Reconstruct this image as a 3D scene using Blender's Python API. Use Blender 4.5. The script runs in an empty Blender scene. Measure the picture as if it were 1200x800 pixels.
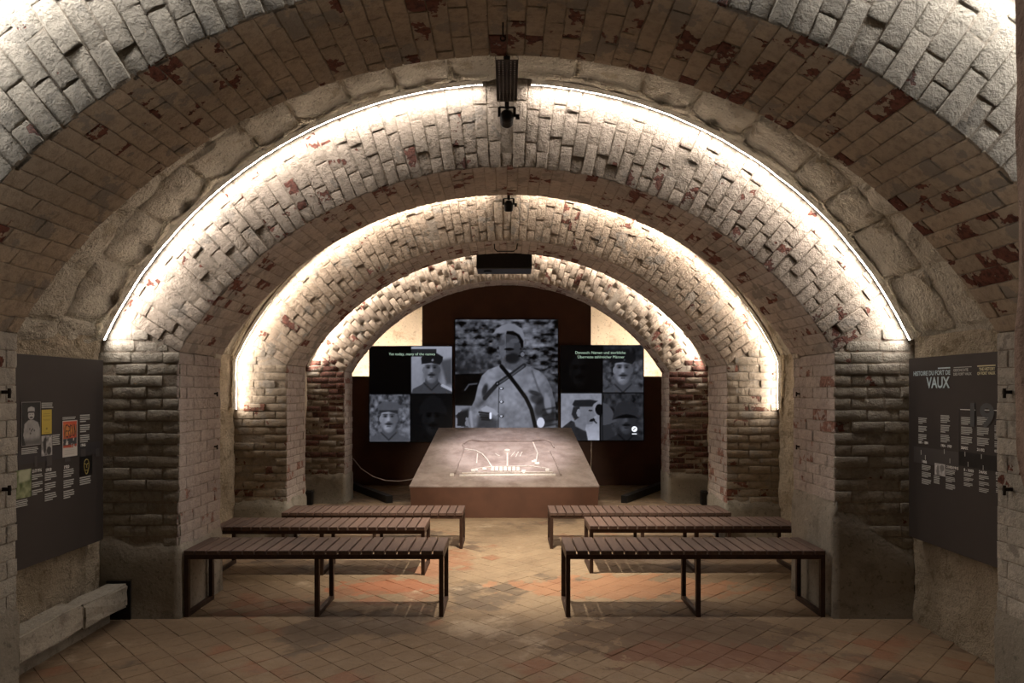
import bpy, bmesh, math, random
import numpy as np
from mathutils import Vector, Matrix

random.seed(7)
RNG = np.random.default_rng(11)
PI = math.pi
scene = bpy.context.scene
COL = scene.collection

# ------------------------------------------------------------------ camera, world, exposure
HC = 1.53                                   # camera height
cam_d = bpy.data.cameras.new('camera')
cam_d.lens = 24.0; cam_d.sensor_width = 36.0
cam_d.shift_x = 6 / 1200; cam_d.shift_y = 58 / 1200
cam_d.clip_start = 0.05
cam = bpy.data.objects.new('camera', cam_d); COL.objects.link(cam)
cam.location = (0, 0, HC); cam.rotation_euler = (PI / 2, 0, 0)
scene.camera = cam

world = bpy.data.worlds.new('world'); scene.world = world
world.use_nodes = True
world.node_tree.nodes['Background'].inputs[0].default_value = (0, 0, 0, 1)
world.node_tree.nodes['Background'].inputs[1].default_value = 0.0
vs = scene.view_settings
vs.view_transform = 'Standard'; vs.look = 'None'; vs.gamma = 1.0
vs.use_curve_mapping = False
vs.exposure = 0.6

LED_COL = {'1': (1.0, 0.94, 0.86), 'A': (1.0, 0.87, 0.77), 'B': (1.0, 0.85, 0.72), 'C': (1.0, 0.85, 0.72)}
LED = {'1': 34.0, 'A': 35.0, 'B': 36.0, 'C': 50.0}
SPOT_BENCH_W, SPOT_TABLE_W, PROJECTOR_W = 440.0, 300.0, 340.0

# ------------------------------------------------------------------ measures of the place
RA, ZA, WIN, ZSI = 2.579, HC - 1.069, 2.21, 1.79          # rib intrados
RV, ZV, WOUT, ZSO = 2.994, HC - 0.919, 2.735, 1.83        # bay vault
RIBS = {'1': (2.46, 3.08), 'A': (4.60, 5.27), 'B': (6.85, 7.49), 'C': (9.29, 9.77)}
TH0 = math.atan2(ZSI - ZA, WIN)                           # springing angle of the ribs
TV0 = math.asin((ZSO - ZV) / RV)
Y_BACK, Y_END = -2.6, 12.0


def ground(px, py, z=0.0):
    s = (py - 458) / (HC - z)
    return Vector(((px - 594) / s, 800 / s, z))


# ------------------------------------------------------------------ node helpers
def new_mat(name):
    m = bpy.data.materials.new(name); m.use_nodes = True
    nt = m.node_tree
    return m, nt, nt.nodes['Principled BSDF']


def N(nt, kind, **kw):
    n = nt.nodes.new(kind)
    for k, v in kw.items():
        if k in n.inputs.keys():
            n.inputs[k].default_value = v
        else:
            setattr(n, k, v)
    return n


def noise(nt, vec, scale, detail=3.0, rough=0.55, w=0.0):
    n = N(nt, 'ShaderNodeTexNoise')
    n.inputs['Scale'].default_value = scale
    n.inputs['Detail'].default_value = detail
    n.inputs['Roughness'].default_value = rough
    if w:
        a = N(nt, 'ShaderNodeVectorMath', operation='ADD')
        nt.links.new(vec, a.inputs[0]); a.inputs[1].default_value = (w, w * 1.7, -w)
        vec = a.outputs[0]
    nt.links.new(vec, n.inputs['Vector'])
    return n.outputs[0]


def ramp(nt, fac, a, b, lo=0.0, hi=1.0):
    n = N(nt, 'ShaderNodeMapRange', interpolation_type='SMOOTHSTEP')
    n.inputs['From Min'].default_value = a; n.inputs['From Max'].default_value = b
    n.inputs['To Min'].default_value = lo; n.inputs['To Max'].default_value = hi
    nt.links.new(fac, n.inputs['Value'])
    return n.outputs[0]


def mix(nt, fac, a, b, blend='MIX'):
    n = N(nt, 'ShaderNodeMix', data_type='RGBA', blend_type=blend)
    for sock, v in ((n.inputs[0], fac), (n.inputs[6], a), (n.inputs[7], b)):
        if isinstance(v, (int, float)):
            sock.default_value = v
        elif isinstance(v, tuple):
            sock.default_value = (*v, 1.0)
        else:
            nt.links.new(v, sock)
    return n.outputs[2]


def mth(nt, op, a, b=0.0, c=0.0):
    n = N(nt, 'ShaderNodeMath', operation=op)
    for sock, v in zip(n.inputs, (a, b, c)):
        if isinstance(v, (int, float)):
            sock.default_value = v
        else:
            nt.links.new(v, sock)
    return n.outputs[0]


def position(nt):
    return N(nt, 'ShaderNodeNewGeometry').outputs['Position']


def bump(nt, bsdf, height, strength, dist):
    b = N(nt, 'ShaderNodeBump')
    b.inputs['Strength'].default_value = strength; b.inputs['Distance'].default_value = dist
    nt.links.new(height, b.inputs['Height'])
    nt.links.new(b.outputs[0], bsdf.inputs['Normal'])


def rnd_value(nt):
    """a random number per brick: per object, or per piece of a joined mesh (attribute rnd)"""
    a = N(nt, 'ShaderNodeAttribute', attribute_name='rnd').outputs['Fac']
    o = N(nt, 'ShaderNodeObjectInfo').outputs['Random']
    return mth(nt, 'FRACT', mth(nt, 'ADD', a, o))


def brick_mat(name, paint_a, paint_b, bare, red_a=(0.22, 0.080, 0.052), red_b=(0.13, 0.050, 0.038),
              grey=0.64, rough_relief=1.0, grey_col=(0.27, 0.25, 0.22)):
    """whitewashed brick; bare = flaking threshold (lower flakes more)"""
    m, nt, bs = new_mat(name)
    p = position(nt)
    r = rnd_value(nt)
    base = mix(nt, ramp(nt, noise(nt, p, 1.4, 4), 0.35, 0.65), paint_a, paint_b)
    base = mix(nt, mth(nt, 'MULTIPLY', r, 0.35), base, tuple(c * 0.62 for c in paint_b))
    dirt = ramp(nt, noise(nt, p, 26, 6, 0.7), 0.42, 0.72)
    base = mix(nt, mth(nt, 'MULTIPLY', dirt, 0.55), base, tuple(c * 0.45 for c in paint_b))
    g = ramp(nt, noise(nt, p, 5.5, 5, 0.6, 7.3), grey, grey + 0.03)
    base = mix(nt, mth(nt, 'MULTIPLY', g, 0.8), base, grey_col)
    zone = noise(nt, p, 0.9, 2, 0.5, 3.1)
    f = mth(nt, 'ADD', mth(nt, 'MULTIPLY', noise(nt, p, 10, 4, 0.6), 0.56), mth(nt, 'MULTIPLY', r, 0.32))
    f = mth(nt, 'ADD', f, mth(nt, 'MULTIPLY', zone, 0.3))
    mask = ramp(nt, f, bare, bare + 0.012)
    red = mix(nt, noise(nt, p, 3.1, 2, 0.5, 5.0), red_a, red_b)
    red = mix(nt, ramp(nt, noise(nt, p, 45, 4), 0.4, 0.7), red, tuple(c * 0.5 for c in red_b))
    colr = mix(nt, mask, base, red)
    nt.links.new(colr, bs.inputs['Base Color'])
    bs.inputs['Roughness'].default_value = 0.82
    bs.inputs['Specular IOR Level'].default_value = 0.3
    h = mth(nt, 'ADD', mth(nt, 'MULTIPLY', noise(nt, p, 20, 7, 0.7), 1.0), mth(nt, 'MULTIPLY', noise(nt, p, 95, 4, 0.6), 0.3))
    h = mth(nt, 'SUBTRACT', h, mth(nt, 'MULTIPLY', mask, 0.22))
    bump(nt, bs, h, 0.9, 0.016 * rough_relief)
    return m


def stone_mat(name, a, b, stain, scale=1.0, relief=1.0):
    m, nt, bs = new_mat(name)
    p = position(nt); r = rnd_value(nt)
    base = mix(nt, ramp(nt, noise(nt, p, 2.2 * scale, 5), 0.35, 0.65), a, b)
    base = mix(nt, mth(nt, 'MULTIPLY', r, 0.3), base, tuple(c * 0.7 for c in b))
    base = mix(nt, ramp(nt, noise(nt, p, 5 * scale, 6, 0.65, 4.4), 0.53, 0.66, 0, 0.75), base, stain)
    base = mix(nt, ramp(nt, noise(nt, p, 34 * scale, 5, 0.65), 0.56, 0.68, 0, 0.7), base, tuple(c * 0.4 for c in b))
    nt.links.new(base, bs.inputs['Base Color'])
    bs.inputs['Roughness'].default_value = 0.9
    h = mth(nt, 'ADD', noise(nt, p, 14 * scale, 7, 0.65), mth(nt, 'MULTIPLY', noise(nt, p, 60 * scale, 5, 0.6), 0.35))
    bump(nt, bs, h, 0.9, 0.03 * relief)
    return m


def plain_mat(name, col, rough=0.6, metal=0.0, var=0.25, scale=8.0, relief=0.0, spec=0.4):
    m, nt, bs = new_mat(name)
    p = position(nt)
    c = mix(nt, ramp(nt, noise(nt, p, scale, 5), 0.3, 0.7), tuple(x * (1 - var) for x in col), tuple(min(1, x * (1 + var)) for x in col))
    nt.links.new(c, bs.inputs['Base Color'])
    bs.inputs['Roughness'].default_value = rough
    bs.inputs['Metallic'].default_value = metal
    bs.inputs['Specular IOR Level'].default_value = spec
    if relief:
        bump(nt, bs, noise(nt, p, scale * 6, 5), 0.6, relief)
    return m


def emit_mat(name, col, strength):
    m = bpy.data.materials.new(name); m.use_nodes = True
    nt = m.node_tree; nt.nodes.clear()
    e = nt.nodes.new('ShaderNodeEmission'); e.inputs[0].default_value = (*col, 1); e.inputs[1].default_value = strength
    o = nt.nodes.new('ShaderNodeOutputMaterial'); nt.links.new(e.outputs[0], o.inputs[0])
    return m


def picture_mat(name, emit):
    """colour attribute 'pic' shown as print (emit 0) or on a lit screen"""
    m, nt, bs = new_mat(name)
    a = N(nt, 'ShaderNodeAttribute', attribute_name='pic')
    if emit:
        bs.inputs['Base Color'].default_value = (0.01, 0.01, 0.012, 1)
        bs.inputs['Roughness'].default_value = 0.45
        bs.inputs['Specular IOR Level'].default_value = 0.15
        nt.links.new(a.outputs['Color'], bs.inputs['Emission Color'])
        bs.inputs['Emission Strength'].default_value = emit
    else:
        nt.links.new(a.outputs['Color'], bs.inputs['Base Color'])
        bs.inputs['Roughness'].default_value = 0.5
    return m


M = {}
M['brick1'] = brick_mat('whitewashed_brick', (0.50, 0.455, 0.39), (0.36, 0.33, 0.28), 0.765, grey=0.58, rough_relief=3.0)
M['brick1s'] = brick_mat('flaking_soffit_brick', (0.52, 0.43, 0.33), (0.41, 0.345, 0.27), 0.742, grey=0.565, rough_relief=0.6)
M['brickA'] = brick_mat('cream_painted_brick', (0.56, 0.49, 0.42), (0.41, 0.36, 0.30), 0.775, grey=0.60, rough_relief=2.6)
M['brickAs'] = brick_mat('patchy_soffit_brick', (0.52, 0.455, 0.40), (0.43, 0.38, 0.34), 0.73, grey=0.565, rough_relief=0.6)
M['pierA'] = brick_mat('grey_white_pier_brick', (0.47, 0.44, 0.38), (0.36, 0.34, 0.29), 0.80, grey=0.60, rough_relief=1.4)
M['pierAs'] = brick_mat('pinkish_white_pier_brick', (0.50, 0.44, 0.40), (0.42, 0.36, 0.33), 0.73, grey=0.66, red_a=(0.34, 0.20, 0.16), red_b=(0.26, 0.13, 0.10))
M['brickB'] = brick_mat('tan_painted_brick', (0.50, 0.41, 0.32), (0.38, 0.31, 0.24), 0.775, grey=0.58, rough_relief=2.6)
M['pierB'] = brick_mat('dirty_pier_brick', (0.43, 0.365, 0.285), (0.32, 0.27, 0.205), 0.745, grey=0.55, red_a=(0.22, 0.085, 0.05), red_b=(0.12, 0.05, 0.035))
M['brickC'] = brick_mat('far_painted_brick', (0.48, 0.40, 0.32), (0.36, 0.30, 0.24), 0.76, grey=0.60, rough_relief=1.8)
M['pierC'] = brick_mat('bare_red_brick', (0.30, 0.25, 0.20), (0.20, 0.16, 0.12), 0.57, grey=0.55, red_a=(0.15, 0.060, 0.042), red_b=(0.075, 0.035, 0.027))
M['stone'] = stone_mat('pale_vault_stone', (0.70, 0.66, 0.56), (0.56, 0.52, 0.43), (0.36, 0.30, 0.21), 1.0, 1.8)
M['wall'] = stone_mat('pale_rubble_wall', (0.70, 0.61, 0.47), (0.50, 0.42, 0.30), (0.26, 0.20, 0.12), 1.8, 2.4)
M['endwall'] = stone_mat('cream_end_wall', (0.70, 0.60, 0.47), (0.62, 0.52, 0.40), (0.45, 0.34, 0.24), 0.8, 0.4)
M['plinth'] = stone_mat('cement_render', (0.34, 0.315, 0.265), (0.27, 0.25, 0.21), (0.17, 0.15, 0.12), 0.9, 0.35)
M['mortar'] = brick_mat('painted_mortar', (0.44, 0.39, 0.33), (0.34, 0.30, 0.25), 0.9)
M['ledge'] = stone_mat('grey_ledge_stone', (0.46, 0.43, 0.37), (0.36, 0.34, 0.29), (0.20, 0.18, 0.15), 1.0, 0.5)
M['jamb'] = stone_mat('brown_doorway_stone', (0.34, 0.235, 0.18), (0.27, 0.18, 0.14), (0.20, 0.13, 0.10), 2.0, 0.5)
M['black'] = plain_mat('black_metal', (0.012, 0.012, 0.013), 0.5, 0.0)
M['iron'] = plain_mat('rusty_iron', (0.025, 0.020, 0.017), 0.75, 0.2, 0.5, 60)
M['tray'] = plain_mat('grey_galvanised_tray', (0.10, 0.09, 0.09), 0.5, 0.6)
M['corten'] = plain_mat('red_brown_steel', (0.085, 0.037, 0.022), 0.62, 0.0, 0.12, 4)
M['backboard'] = plain_mat('dark_brown_steel', (0.085, 0.037, 0.022), 0.55, 0.0, 0.15, 3)
M['frame'] = plain_mat('brown_steel_tube', (0.050, 0.027, 0.019), 0.5, 0.2, 0.25, 20)
M['panel'] = plain_mat('dark_grey_brown_board', (0.045, 0.038, 0.036), 0.6, 0.0, 0.06, 2)
M['panel_edge'] = plain_mat('board_edge_brown', (0.12, 0.085, 0.05), 0.8, 0, 0.4, 30)
M['band'] = plain_mat('timeline_band', (0.038, 0.036, 0.040), 0.5, 0, 0.05, 2)
M['band_light'] = plain_mat('timeline_band_light', (0.066, 0.062, 0.062), 0.5, 0, 0.05, 2)
M['print_white'] = plain_mat('white_print', (0.80, 0.82, 0.80), 0.6, 0, 0.05)
M['print_blue'] = plain_mat('pale_blue_print', (0.52, 0.66, 0.72), 0.6, 0, 0.05)
M['print_yellow'] = plain_mat('pale_yellow_print', (0.72, 0.68, 0.44), 0.6, 0, 0.05)
M['print_grey'] = plain_mat('grey_print', (0.50, 0.52, 0.50), 0.6, 0, 0.08, 40)
M['print_ghost'] = plain_mat('ghost_print', (0.080, 0.088, 0.095), 0.6, 0, 0.05)
M['gold'] = plain_mat('gold_print', (0.42, 0.36, 0.12), 0.5, 0, 0.1)
M['cable'] = plain_mat('pale_grey_cable', (0.30, 0.27, 0.25), 0.5)
M['screen'] = picture_mat('lit_screen', 1.0)
M['print'] = picture_mat('printed_picture', 0)
M['screen_body'] = plain_mat('screen_case', (0.006, 0.006, 0.007), 0.4)
M['text_green'] = emit_mat('screen_text', (0.45, 0.62, 0.48), 0.6)
M['text_white'] = emit_mat('screen_mark', (0.75, 0.78, 0.85), 0.9)


def wood_mat():
    m, nt, bs = new_mat('brown_bench_wood')
    tc = N(nt, 'ShaderNodeTexCoord').outputs['Object']
    mp = N(nt, 'ShaderNodeMapping'); mp.inputs['Scale'].default_value = (28, 3, 28)
    nt.links.new(tc, mp.inputs[0])
    g = noise(nt, mp.outputs[0], 2.2, 5, 0.6)
    r = rnd_value(nt)
    c = mix(nt, ramp(nt, g, 0.3, 0.7), (0.135, 0.082, 0.062), (0.080, 0.046, 0.036))
    c = mix(nt, mth(nt, 'MULTIPLY', r, 0.5), c, (0.060, 0.036, 0.029))
    nt.links.new(c, bs.inputs['Base Color'])
    bs.inputs['Roughness'].default_value = 0.6
    bump(nt, bs, g, 0.4, 0.002)
    return m


def tile_mat():
    m, nt, bs = new_mat('worn_terracotta_tile')
    p = position(nt); r = rnd_value(nt)
    big = noise(nt, p, 0.75, 4, 0.6, 1.2)
    c = mix(nt, ramp(nt, big, 0.40, 0.60), (0.235, 0.172, 0.112), (0.33, 0.245, 0.160))
    c = mix(nt, mth(nt, 'MULTIPLY', r, 0.20), c, (0.17, 0.11, 0.07))
    redm = ramp(nt, mth(nt, 'ADD', noise(nt, p, 0.9, 4, 0.6, 9.1), mth(nt, 'MULTIPLY', r, 0.14)), 0.66, 0.74)
    c = mix(nt, mth(nt, 'MULTIPLY', redm, 0.6), c, (0.27, 0.11, 0.06))
    dk = ramp(nt, mth(nt, 'ADD', noise(nt, p, 0.8, 6, 0.65, 14.6), mth(nt, 'MULTIPLY', r, 0.06)), 0.58, 0.64)
    c = mix(nt, mth(nt, 'MULTIPLY', dk, 0.8), c, (0.125, 0.095, 0.07))
    lt = ramp(nt, noise(nt, p, 1.3, 6, 0.7, 21.0), 0.57, 0.68)
    c = mix(nt, mth(nt, 'MULTIPLY', lt, 0.55), c, (0.56, 0.45, 0.33))
    sp = ramp(nt, noise(nt, p, 30, 6, 0.7), 0.5, 0.75)
    c = mix(nt, mth(nt, 'MULTIPLY', sp, 0.6), c, (0.12, 0.08, 0.055))
    # the worn dark red patch in front of the bench by the title board, and the one behind its counterpart
    def patch(cx, cy, rx, ry, col, amount, colin):
        s = N(nt, 'ShaderNodeVectorMath', operation='SUBTRACT'); nt.links.new(p, s.inputs[0]); s.inputs[1].default_value = (cx, cy, 0)
        t = N(nt, 'ShaderNodeVectorMath', operation='MULTIPLY'); nt.links.new(s.outputs[0], t.inputs[0]); t.inputs[1].default_value = (1 / rx, 1 / ry, 0)
        l = N(nt, 'ShaderNodeVectorMath', operation='LENGTH'); nt.links.new(t.outputs[0], l.inputs[0])
        d = mth(nt, 'ADD', l.outputs['Value'], mth(nt, 'MULTIPLY', mth(nt, 'SUBTRACT', noise(nt, p, 5.0, 7, 0.7), 0.5), 2.6))
        d = mth(nt, 'ADD', d, mth(nt, 'MULTIPLY', mth(nt, 'SUBTRACT', r, 0.5), 0.5))
        return mix(nt, mth(nt, 'MULTIPLY', ramp(nt, d, 1.02, 0.92), amount), colin, col)
    c = patch(1.05, 4.25, 0.75, 0.42, (0.150, 0.105, 0.072), 0.85, c)
    c = patch(1.15, 3.95, 0.55, 0.2, (0.20, 0.095, 0.06), 0.7, c)
    c = patch(-0.95, 5.35, 0.42, 0.18, (0.30, 0.12, 0.065), 0.85, c)
    c = patch(0.95, 5.35, 0.9, 0.3, (0.36, 0.175, 0.095), 0.7, c)
    nt.links.new(c, bs.inputs['Base Color'])
    nt.links.new(ramp(nt, noise(nt, p, 7, 4), 0.3, 0.7, 0.45, 0.75), bs.inputs['Roughness'])
    bs.inputs['Specular IOR Level'].default_value = 0.3
    h = mth(nt, 'ADD', noise(nt, p, 18, 6, 0.6), mth(nt, 'MULTIPLY', noise(nt, p, 90, 4), 0.25))
    bump(nt, bs, h, 0.5, 0.006)
    return m


def table_mat():
    m, nt, bs = new_mat('mottled_brown_metal_top')
    p = position(nt)
    c = mix(nt, ramp(nt, noise(nt, p, 5, 6, 0.65), 0.35, 0.65), (0.21, 0.165, 0.15), (0.31, 0.26, 0.24))
    c = mix(nt, ramp(nt, noise(nt, p, 30, 5, 0.7), 0.58, 0.7, 0, 0.6), c, (0.40, 0.34, 0.30))
    nt.links.new(c, bs.inputs['Base Color'])
    bs.inputs['Metallic'].default_value = 0.15
    nt.links.new(ramp(nt, noise(nt, p, 9, 5), 0.3, 0.7, 0.38, 0.6), bs.inputs['Roughness'])
    bump(nt, bs, noise(nt, p, 40, 5), 0.3, 0.002)
    return m


M['wood'] = wood_mat(); M['tile'] = tile_mat(); M['table'] = table_mat()
M['relief'] = plain_mat('pale_raised_metal', (0.62, 0.58, 0.54), 0.35, 0.3, 0.12, 30)
M['grout'] = plain_mat('floor_grout', (0.21, 0.15, 0.10), 0.9, 0, 0.3, 10)


# ------------------------------------------------------------------ object helpers
def tag(o, label=None, cat=None, group=None, kind=None):
    if label: o['label'] = label
    if cat: o['category'] = cat
    if group: o['group'] = group
    if kind: o['kind'] = kind
    return o


def mesh_obj(name, verts, faces, mat, parent=None, smooth=False, kind=None):
    me = bpy.data.meshes.new(name)
    me.from_pydata([tuple(v) for v in verts], [], [tuple(int(i) for i in f) for f in faces])
    if smooth:
        me.polygons.foreach_set('use_smooth', [True] * len(me.polygons))
    me.materials.append(mat); me.update()
    o = bpy.data.objects.new(name, me); COL.objects.link(o)
    if parent: o.parent = parent
    if kind: o['kind'] = kind
    return o


def data_obj(name, me, parent=None, matrix=None):
    o = bpy.data.objects.new(name, me); COL.objects.link(o)
    if parent: o.parent = parent
    if matrix is not None: o.matrix_basis = matrix
    return o


def empty(name, loc=(0, 0, 0)):
    o = bpy.data.objects.new(name, None); COL.objects.link(o); o.location = loc
    o.empty_display_size = 0.1
    return o


class MB:
    """collects boxes, bars, tubes and lathes into one mesh"""
    def __init__(self):
        self.bm = bmesh.new()

    def box(self, c, s, rot=None, bevel=0.0):
        mt = Matrix.Translation(Vector(c))
        if rot is not None: mt = mt @ (rot if isinstance(rot, Matrix) else Matrix.Rotation(rot, 4, 'Z'))
        t = bmesh.new()
        bmesh.ops.create_cube(t, size=1.0, matrix=Matrix.Diagonal((*s, 1)))
        if bevel:
            bmesh.ops.bevel(t, geom=list(t.edges), offset=bevel, segments=1, affect='EDGES', profile=0.5)
        bmesh.ops.transform(t, matrix=mt, verts=t.verts)
        self._merge(t); return self

    def bar(self, a, b, w, h=None, up=(0, 0, 1)):
        a, b = Vector(a), Vector(b); d = b - a; L = d.length
        x = d.normalized(); u = Vector(up)
        if abs(x.dot(u)) > 0.98: u = Vector((1, 0, 0))
        y = u.cross(x).normalized(); z = x.cross(y)
        mt = Matrix((x, y, z)).transposed().to_4x4(); mt.translation = (a + b) / 2
        t = bmesh.new(); bmesh.ops.create_cube(t, size=1.0, matrix=Matrix.Diagonal((L, w, h or w, 1)))
        bmesh.ops.transform(t, matrix=mt, verts=t.verts)
        self._merge(t); return self

    def cyl(self, a, b, r, r2=None, n=16):
        a, b = Vector(a), Vector(b); d = b - a
        t = bmesh.new()
        bmesh.ops.create_cone(t, cap_ends=True, segments=n, radius1=r, radius2=r if r2 is None else r2, depth=d.length)
        mt = Matrix.Translation((a + b) / 2) @ Vector((0, 0, 1)).rotation_difference(d.normalized()).to_matrix().to_4x4()
        bmesh.ops.transform(t, matrix=mt, verts=t.verts)
        self._merge(t); return self

    def tube(self, pts, r, n=8):
        pts = [Vector(p) for p in pts]
        rings = []
        for i, p in enumerate(pts):
            d = (pts[min(i + 1, len(pts) - 1)] - pts[max(i - 1, 0)]).normalized()
            u = Vector((0, 0, 1)) if abs(d.z) < 0.9 else Vector((1, 0, 0))
            a = d.cross(u).normalized(); b = d.cross(a)
            rings.append([self.bm.verts.new(p + r * (math.cos(2 * PI * k / n) * a + math.sin(2 * PI * k / n) * b)) for k in range(n)])
        for i in range(len(rings) - 1):
            for k in range(n):
                self.bm.faces.new((rings[i][k], rings[i][(k + 1) % n], rings[i + 1][(k + 1) % n], rings[i + 1][k]))
        self.bm.faces.new(rings[0]); self.bm.faces.new(rings[-1][::-1])
        return self

    def _merge(self, t):
        me = bpy.data.meshes.new('tmp'); t.to_mesh(me); t.free()
        self.bm.from_mesh(me); bpy.data.meshes.remove(me)

    def build(self, name, mat, parent=None, smooth=False, kind=None):
        bmesh.ops.recalc_face_normals(self.bm, faces=self.bm.faces)
        me = bpy.data.meshes.new(name); self.bm.to_mesh(me); self.bm.free()
        if smooth: me.polygons.foreach_set('use_smooth', [True] * len(me.polygons))
        me.materials.append(mat)
        o = data_obj(name, me, parent)
        if kind: o['kind'] = kind
        return o


# lattice noise for real relief
_LAT = RNG.random((32, 32, 32))


def vnoise(x, y, z=0.0, scale=1.0, octaves=3):
    x, y, z = np.broadcast_arrays(np.asarray(x, float), np.asarray(y, float), np.asarray(z, float))
    tot = np.zeros(x.shape); amp = 1.0; den = 0.0
    for o in range(octaves):
        s = scale * 2 ** o
        X, Y, Z = x * s + 5.3 * o, y * s + 1.7 * o, z * s + 9.1 * o
        i, j, k = np.floor(X).astype(int), np.floor(Y).astype(int), np.floor(Z).astype(int)
        fx, fy, fz = X - i, Y - j, Z - k
        fx, fy, fz = (f * f * (3 - 2 * f) for f in (fx, fy, fz))
        def L(a, b, c): return _LAT[(i + a) % 32, (j + b) % 32, (k + c) % 32]
        c00 = L(0, 0, 0) * (1 - fx) + L(1, 0, 0) * fx; c10 = L(0, 1, 0) * (1 - fx) + L(1, 1, 0) * fx
        c01 = L(0, 0, 1) * (1 - fx) + L(1, 0, 1) * fx; c11 = L(0, 1, 1) * (1 - fx) + L(1, 1, 1) * fx
        tot += amp * ((c00 * (1 - fy) + c10 * fy) * (1 - fz) + (c01 * (1 - fy) + c11 * fy) * fz)
        den += amp; amp *= 0.5
    return tot / den - 0.5


def grid_faces(nu, nv, flip=False):
    f = []
    for i in range(nu - 1):
        for j in range(nv - 1):
            q = (i * nv + j, (i + 1) * nv + j, (i + 1) * nv + j + 1, i * nv + j + 1)
            f.append(q[::-1] if flip else q)
    return f


# ------------------------------------------------------------------ brick templates (unit size, shared)
US = (-0.5, -0.455, 0.0, 0.455, 0.5)
VS = (-0.5, -0.40, 0.40, 0.5)


def unit_block(seed, relief=0.22, edge=0.45, us=US, vs_=VS):
    r = random.Random(seed)
    nu, nv = len(us), len(vs_)
    V = []
    for i, u in enumerate(us):
        for j, v in enumerate(vs_):
            bu, bv = i in (0, nu - 1), j in (0, nv - 1)
            if bu or bv:
                V.append((u + (r.uniform(-0.012, 0.015) * (-1 if u > 0 else 1) if bu else 0), v + (r.uniform(-0.03, 0.05) * (-1 if v > 0 else 1) if bv else 0),
                          -edge * r.uniform(0.6, 1.2)))
            else:
                V.append((u + r.uniform(-0.05, 0.05), v + r.uniform(-0.05, 0.05), r.uniform(-relief, relief * 0.6)))
    F = grid_faces(nu, nv)
    ring = [i * nv for i in range(nu)] + [(nu - 1) * nv + j for j in range(1, nv)] + [i * nv + nv - 1 for i in range(nu - 2, -1, -1)] + [j for j in range(nv - 2, 0, -1)]
    b0 = len(V)
    for q in ring:
        V.append((V[q][0], V[q][1], -1.6))
    n = len(ring)
    for k in range(n):
        F.append((ring[k], b0 + k, b0 + (k + 1) % n, ring[(k + 1) % n]))
    return V, F


BLOCKS = [unit_block(100 + k, 0.25, 0.5) for k in range(10)]
SOFT = [unit_block(200 + k, 0.12, 0.22) for k in range(8)]
_tm = {}


def block_mesh(matkey, idx, soft=False, name='brick'):
    key = (matkey, idx, soft)
    if key not in _tm:
        V, F = (SOFT if soft else BLOCKS)[idx]
        me = bpy.data.meshes.new(name); me.from_pydata(V, [], F)
        me.polygons.foreach_set('use_smooth', [True] * len(me.polygons))
        me.materials.append(M[matkey]); me.update()
        _tm[key] = me
    return _tm[key]


def frame_mat(c, ex, ey, size, tilt=0.02, rr=random):
    """matrix for a unit block: ex along its length, ey along its height, front along ex x ey"""
    ex = Vector(ex).normalized(); ey = Vector(ey).normalized(); ez = ex.cross(ey)
    R = Matrix((ex, ey, ez)).transposed() @ Matrix.Rotation(rr.gauss(0, tilt), 3, 'X') @ Matrix.Rotation(rr.gauss(0, tilt * 0.5), 3, 'Y') @ Matrix.Rotation(rr.gauss(0, tilt * 0.3), 3, 'Z')
    m = R.to_4x4() @ Matrix.Diagonal((*size, 1)); m.translation = Vector(c)
    return m


class Bricks:
    """lays bricks: as single parts while the limit lasts, the rest joined as stuff"""
    def __init__(self, parent, matkey, name='brick', single=True, soft=False, limit=295, seed=1):
        self.p, self.k, self.n, self.single, self.soft, self.limit = parent, matkey, name, single, soft, limit
        self.r = random.Random(seed); self.count = 0
        self.V, self.F, self.A = [], [], []

    def add(self, c, ex, ey, size, tilt=0.02, proud=0.006):
        ez = Vector(ex).normalized().cross(Vector(ey).normalized())
        c = Vector(c) + ez * self.r.gauss(0, proud)
        m = frame_mat(c, ex, ey, size, tilt, self.r)
        i = self.r.randrange(len(SOFT if self.soft else BLOCKS))
        if self.single and self.count < self.limit:
            data_obj(self.n, block_mesh(self.k, i, self.soft, self.n), self.p, m)
        else:
            V, F = (SOFT if self.soft else BLOCKS)[i]
            b = len(self.V)
            self.V += [tuple(m @ Vector(v)) for v in V]
            self.F += [tuple(b + q for q in f) for f in F]
            self.A += [self.r.random()] * len(V)
        self.count += 1

    def finish(self, name):
        if self.V:
            o = mesh_obj(name, self.V, self.F, M[self.k], self.p, True, 'stuff')
            at = o.data.attributes.new('rnd', 'FLOAT', 'POINT'); at.data.foreach_set('value', self.A)


BL, BH, BD = 0.215, 0.070, 0.013        # brick length, height, relief depth
COURSE, STEP = 0.078, 0.224


def plinth_h(side, rib, where):
    """height of the cement render; where: 0 inner corner .. 1 outer edge"""
    if rib == 'A':
        return (0.80 - 0.36 * where) if side > 0 else (0.50 + 0.04 * where)
    return {'1': 0.58, 'B': 0.44, 'C': 0.42}[rib]


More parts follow.
